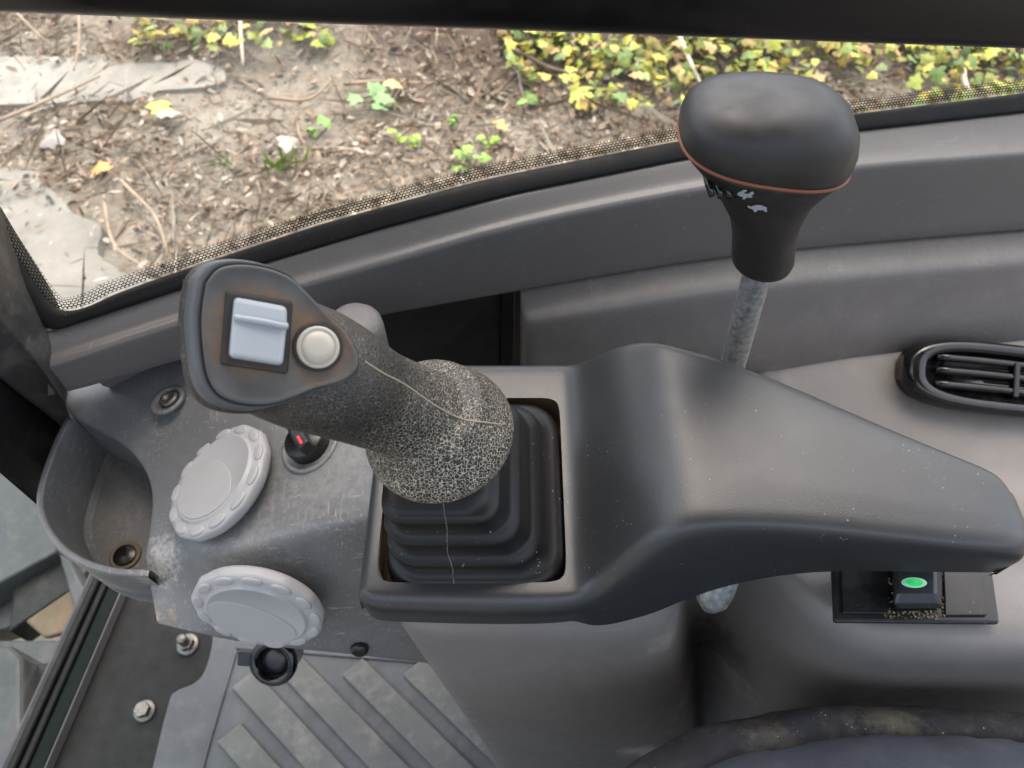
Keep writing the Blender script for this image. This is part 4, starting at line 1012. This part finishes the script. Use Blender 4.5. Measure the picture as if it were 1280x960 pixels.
kn = [(.1245, .315, .6742, .0428, .0303, 2.6, -.16, 0), (.1245, .315, .6765, .0436, .0310, 2.6, -.155, 0), (.1245, .3152, .684, .0437, .0312, 2.6, -.14, 0), (.1242, .3155, .691, .0418, .0298, 2.6, -.11, 0), (.1238, .3158, .6965, .0378, .0266, 2.5, -.08, 0), (.1235, .316, .7005, .0315, .0218, 2.4, -.05, 0), (.1232, .316, .7030, .0225, .0152, 2.3, -.03, 0), (.123, .316, .7042, .0110, .0075, 2.2, -.02, 0)]
knob = loft('knob', [kring(*r) for r in kn], 'knob', lev)
pr = kring(.1245, .315, .6742, .0430, .0305, 2.6, -.16, 0, 96)
tube('piping', pr + [pr[0], pr[1]], .0010, 'orange', lev, seg=8)
# ribbed trigger under the knob
trg = box('trigger', T(915, 222, .392), .016, .008, .010, 'black', lev, bevel=.002)
for k in range(4):
    p0 = T(880 + k * 11, 208 + k * 3, .381); p1 = T(890 + k * 11, 248 - abs(k - 1.5) * 2, .376)
    tube('trigger_rib', [p0, p0.lerp(p1, .5) - Vector((0, .001, 0)), p1], [.0018, .0020, .0015], 'gloss', trg, seg=8)
# printed hare and tortoise on the neck, and the seam on the grip: cast onto the surfaces
dg = bpy.context.evaluated_depsgraph_get()
def bvh_of(o):
    e = o.evaluated_get(dg); me = e.to_mesh(); t = BVHTree.FromPolygons([e.matrix_world @ v.co for v in me.vertices], [p.vertices[:] for p in me.polygons]); e.to_mesh_clear(); return t
tn = bvh_of(neck); tg = bvh_of(grip)
def cast(t, u, v, lift):
    d = ray(u, v).normalized(); h = t.ray_cast(C0, d)
    return None if h[0] is None else h[0] - d * lift
def decal(name, polys, t, mat, parent):
    V, F = [], []
    for poly in polys:
        P = [cast(t, u, v, .0005) for u, v in poly]
        if any(p is None for p in P): continue
        o_ = len(V); V += P; F.append(tuple(range(o_, o_ + len(P))))
    return obj(name, V, F, mat, parent, smooth=False)
def zp(L, ox, oy, s): return [(ox + x / s, oy + y / s) for x, y in L]
# coordinates read in a 4.571x enlargement whose corner is photo pixel (820, 60)
hare = [[(464, 834), (472, 824), (486, 820), (500, 811), (520, 812), (516, 821), (500, 828), (514, 833), (530, 832), (546, 821), (560, 823), (557, 836), (543, 845), (554, 851), (540, 857), (520, 853), (507, 865), (492, 864), (500, 851), (484, 850), (468, 842)]]
tort = [[(521, 905), (531, 900), (543, 907), (556, 901), (580, 896), (606, 899), (623, 908), (636, 912), (631, 921), (636, 936), (622, 936), (613, 926), (580, 927), (573, 938), (559, 936), (557, 925), (545, 920), (530, 914)]]
decal('hare_symbol', [zp(p, 820, 60, 4.571) for p in hare], tn, 'white', lev)
decal('tortoise_symbol', [zp(p, 820, 60, 4.571) for p in tort], tn, 'white', lev)
sm = [cast(tg, u, v, .0001) for u, v in catmull([Vector((u, v, 0)) for u, v in ((456, 452), (478, 466), (505, 480), (535, 501), (560, 516), (582, 525), (606, 528), (630, 531))], 4) for _ in (0,)] if False else []
for q in catmull([Vector((u, v, 0)) for u, v in ((456, 452), (478, 466), (505, 480), (535, 501), (560, 516), (582, 525), (606, 528), (630, 531))], 4):
    p = cast(tg, q.x, q.y, .0000)
    if p is not None: sm.append(p)
if len(sm) > 3: tube('seam', sm, .00045, 'seam', joy, seg=6)

# ================================================================== SEAT
seat = thing('operator_seat', 'dark cloth operator seat cushion with worn rounded edge', 'seat', (.24, -.13, .0))
def sring(f, z, e=2.5): return kring(.235, -.135, z, .262 * f, .250 * f, e, 0, 0, 96)
def wrinkle(ring, k=.004):
    out = []
    for p in ring:
        q = Vector((p.x * 22, p.y * 22, p.z * 14)); w_ = noise.noise(q) + .5 * noise.noise(q * 2.3)
        rx = (1 - abs(noise.noise(Vector((p.x * 34, p.y * 60, p.z * 30))))) ** 6
        out.append(p + Vector((0, w_ * k * .4, w_ * k - rx * k * 1.2)))
    return out
def sringw(f, z, e=2.5, k=.004): return wrinkle(kring(.235, -.135, z + .018, .262 * f, .250 * f, e, 0, 0, 220), k)
loft('cushion', [sringw(.90, .30), sringw(.97, .325), sringw(.99, .345), sringw(.998, .36), sringw(1.0, .375), sringw(.998, .387), sringw(.985, .400), sringw(.965, .408), sringw(.945, .412), sringw(.925, .412), sringw(.905, .409), sringw(.89, .405)], 'seatedge', seat, True, True)
loft('seat_cloth', [sringw(.915, .396), sringw(.910, .409), sringw(.895, .4175), sringw(.87, .424), sringw(.83, .431), sringw(.79, .436), sringw(.74, .439), sringw(.66, .442), sringw(.5, .444), sringw(.1, .444)], 'seat', seat, True, True)
loft('seat_base', [sring(.7, 0), sring(.7, .31)], 'floorplate', seat)

# ================================================================== SMALL WEAR
dg = bpy.context.evaluated_depsgraph_get(); tga = bvh_of(gait); ck = []
for q in catmull([Vector((u, v, 0)) for u, v in ((554, 628), (556, 645), (559, 668), (560, 690), (566, 712), (567, 734))], 5):
    p = cast(tga, q.x + rnd.uniform(-.6, .6), q.y, .0001)
    if p is not None: ck.append(p)
M['crack'] = plastic('pale_crack', (.11, .11, .11), .8, 500, 0)
if len(ck) > 3: tube('crack', ck, [.00022 + .0002 * abs(math.sin(k * 1.7)) for k in range(len(ck))], 'crack', joy, seg=5)
V, F = [], []
for k in range(150):
    if k < 110: p = Z(rnd.uniform(1106, 1184), rnd.choice((rnd.uniform(764, 774), rnd.uniform(764, 774), rnd.uniform(720, 770))), .4772)
    else: p = Z(rnd.choice((rnd.uniform(1108, 1113), rnd.uniform(1178, 1182))), rnd.uniform(715, 770), .4772)
    r = rnd.uniform(.0002, .0008); o_ = len(V)
    V += [p + Vector((r, 0, 0)), p + Vector((-r, r, 0)), p + Vector((-r, -r, 0)), p + Vector((0, 0, r * 1.4))]; F += [(o_, o_ + 1, o_ + 3), (o_ + 1, o_ + 2, o_ + 3), (o_ + 2, o_, o_ + 3), (o_, o_ + 2, o_ + 1)]
M['crumb'] = plastic('sandy_crumbs', (.30, .25, .13), .95, 500, 0, blotch=.5)
o = obj('crumbs', V, F, 'crumb', spanel, smooth=False); o['kind'] = 'stuff'
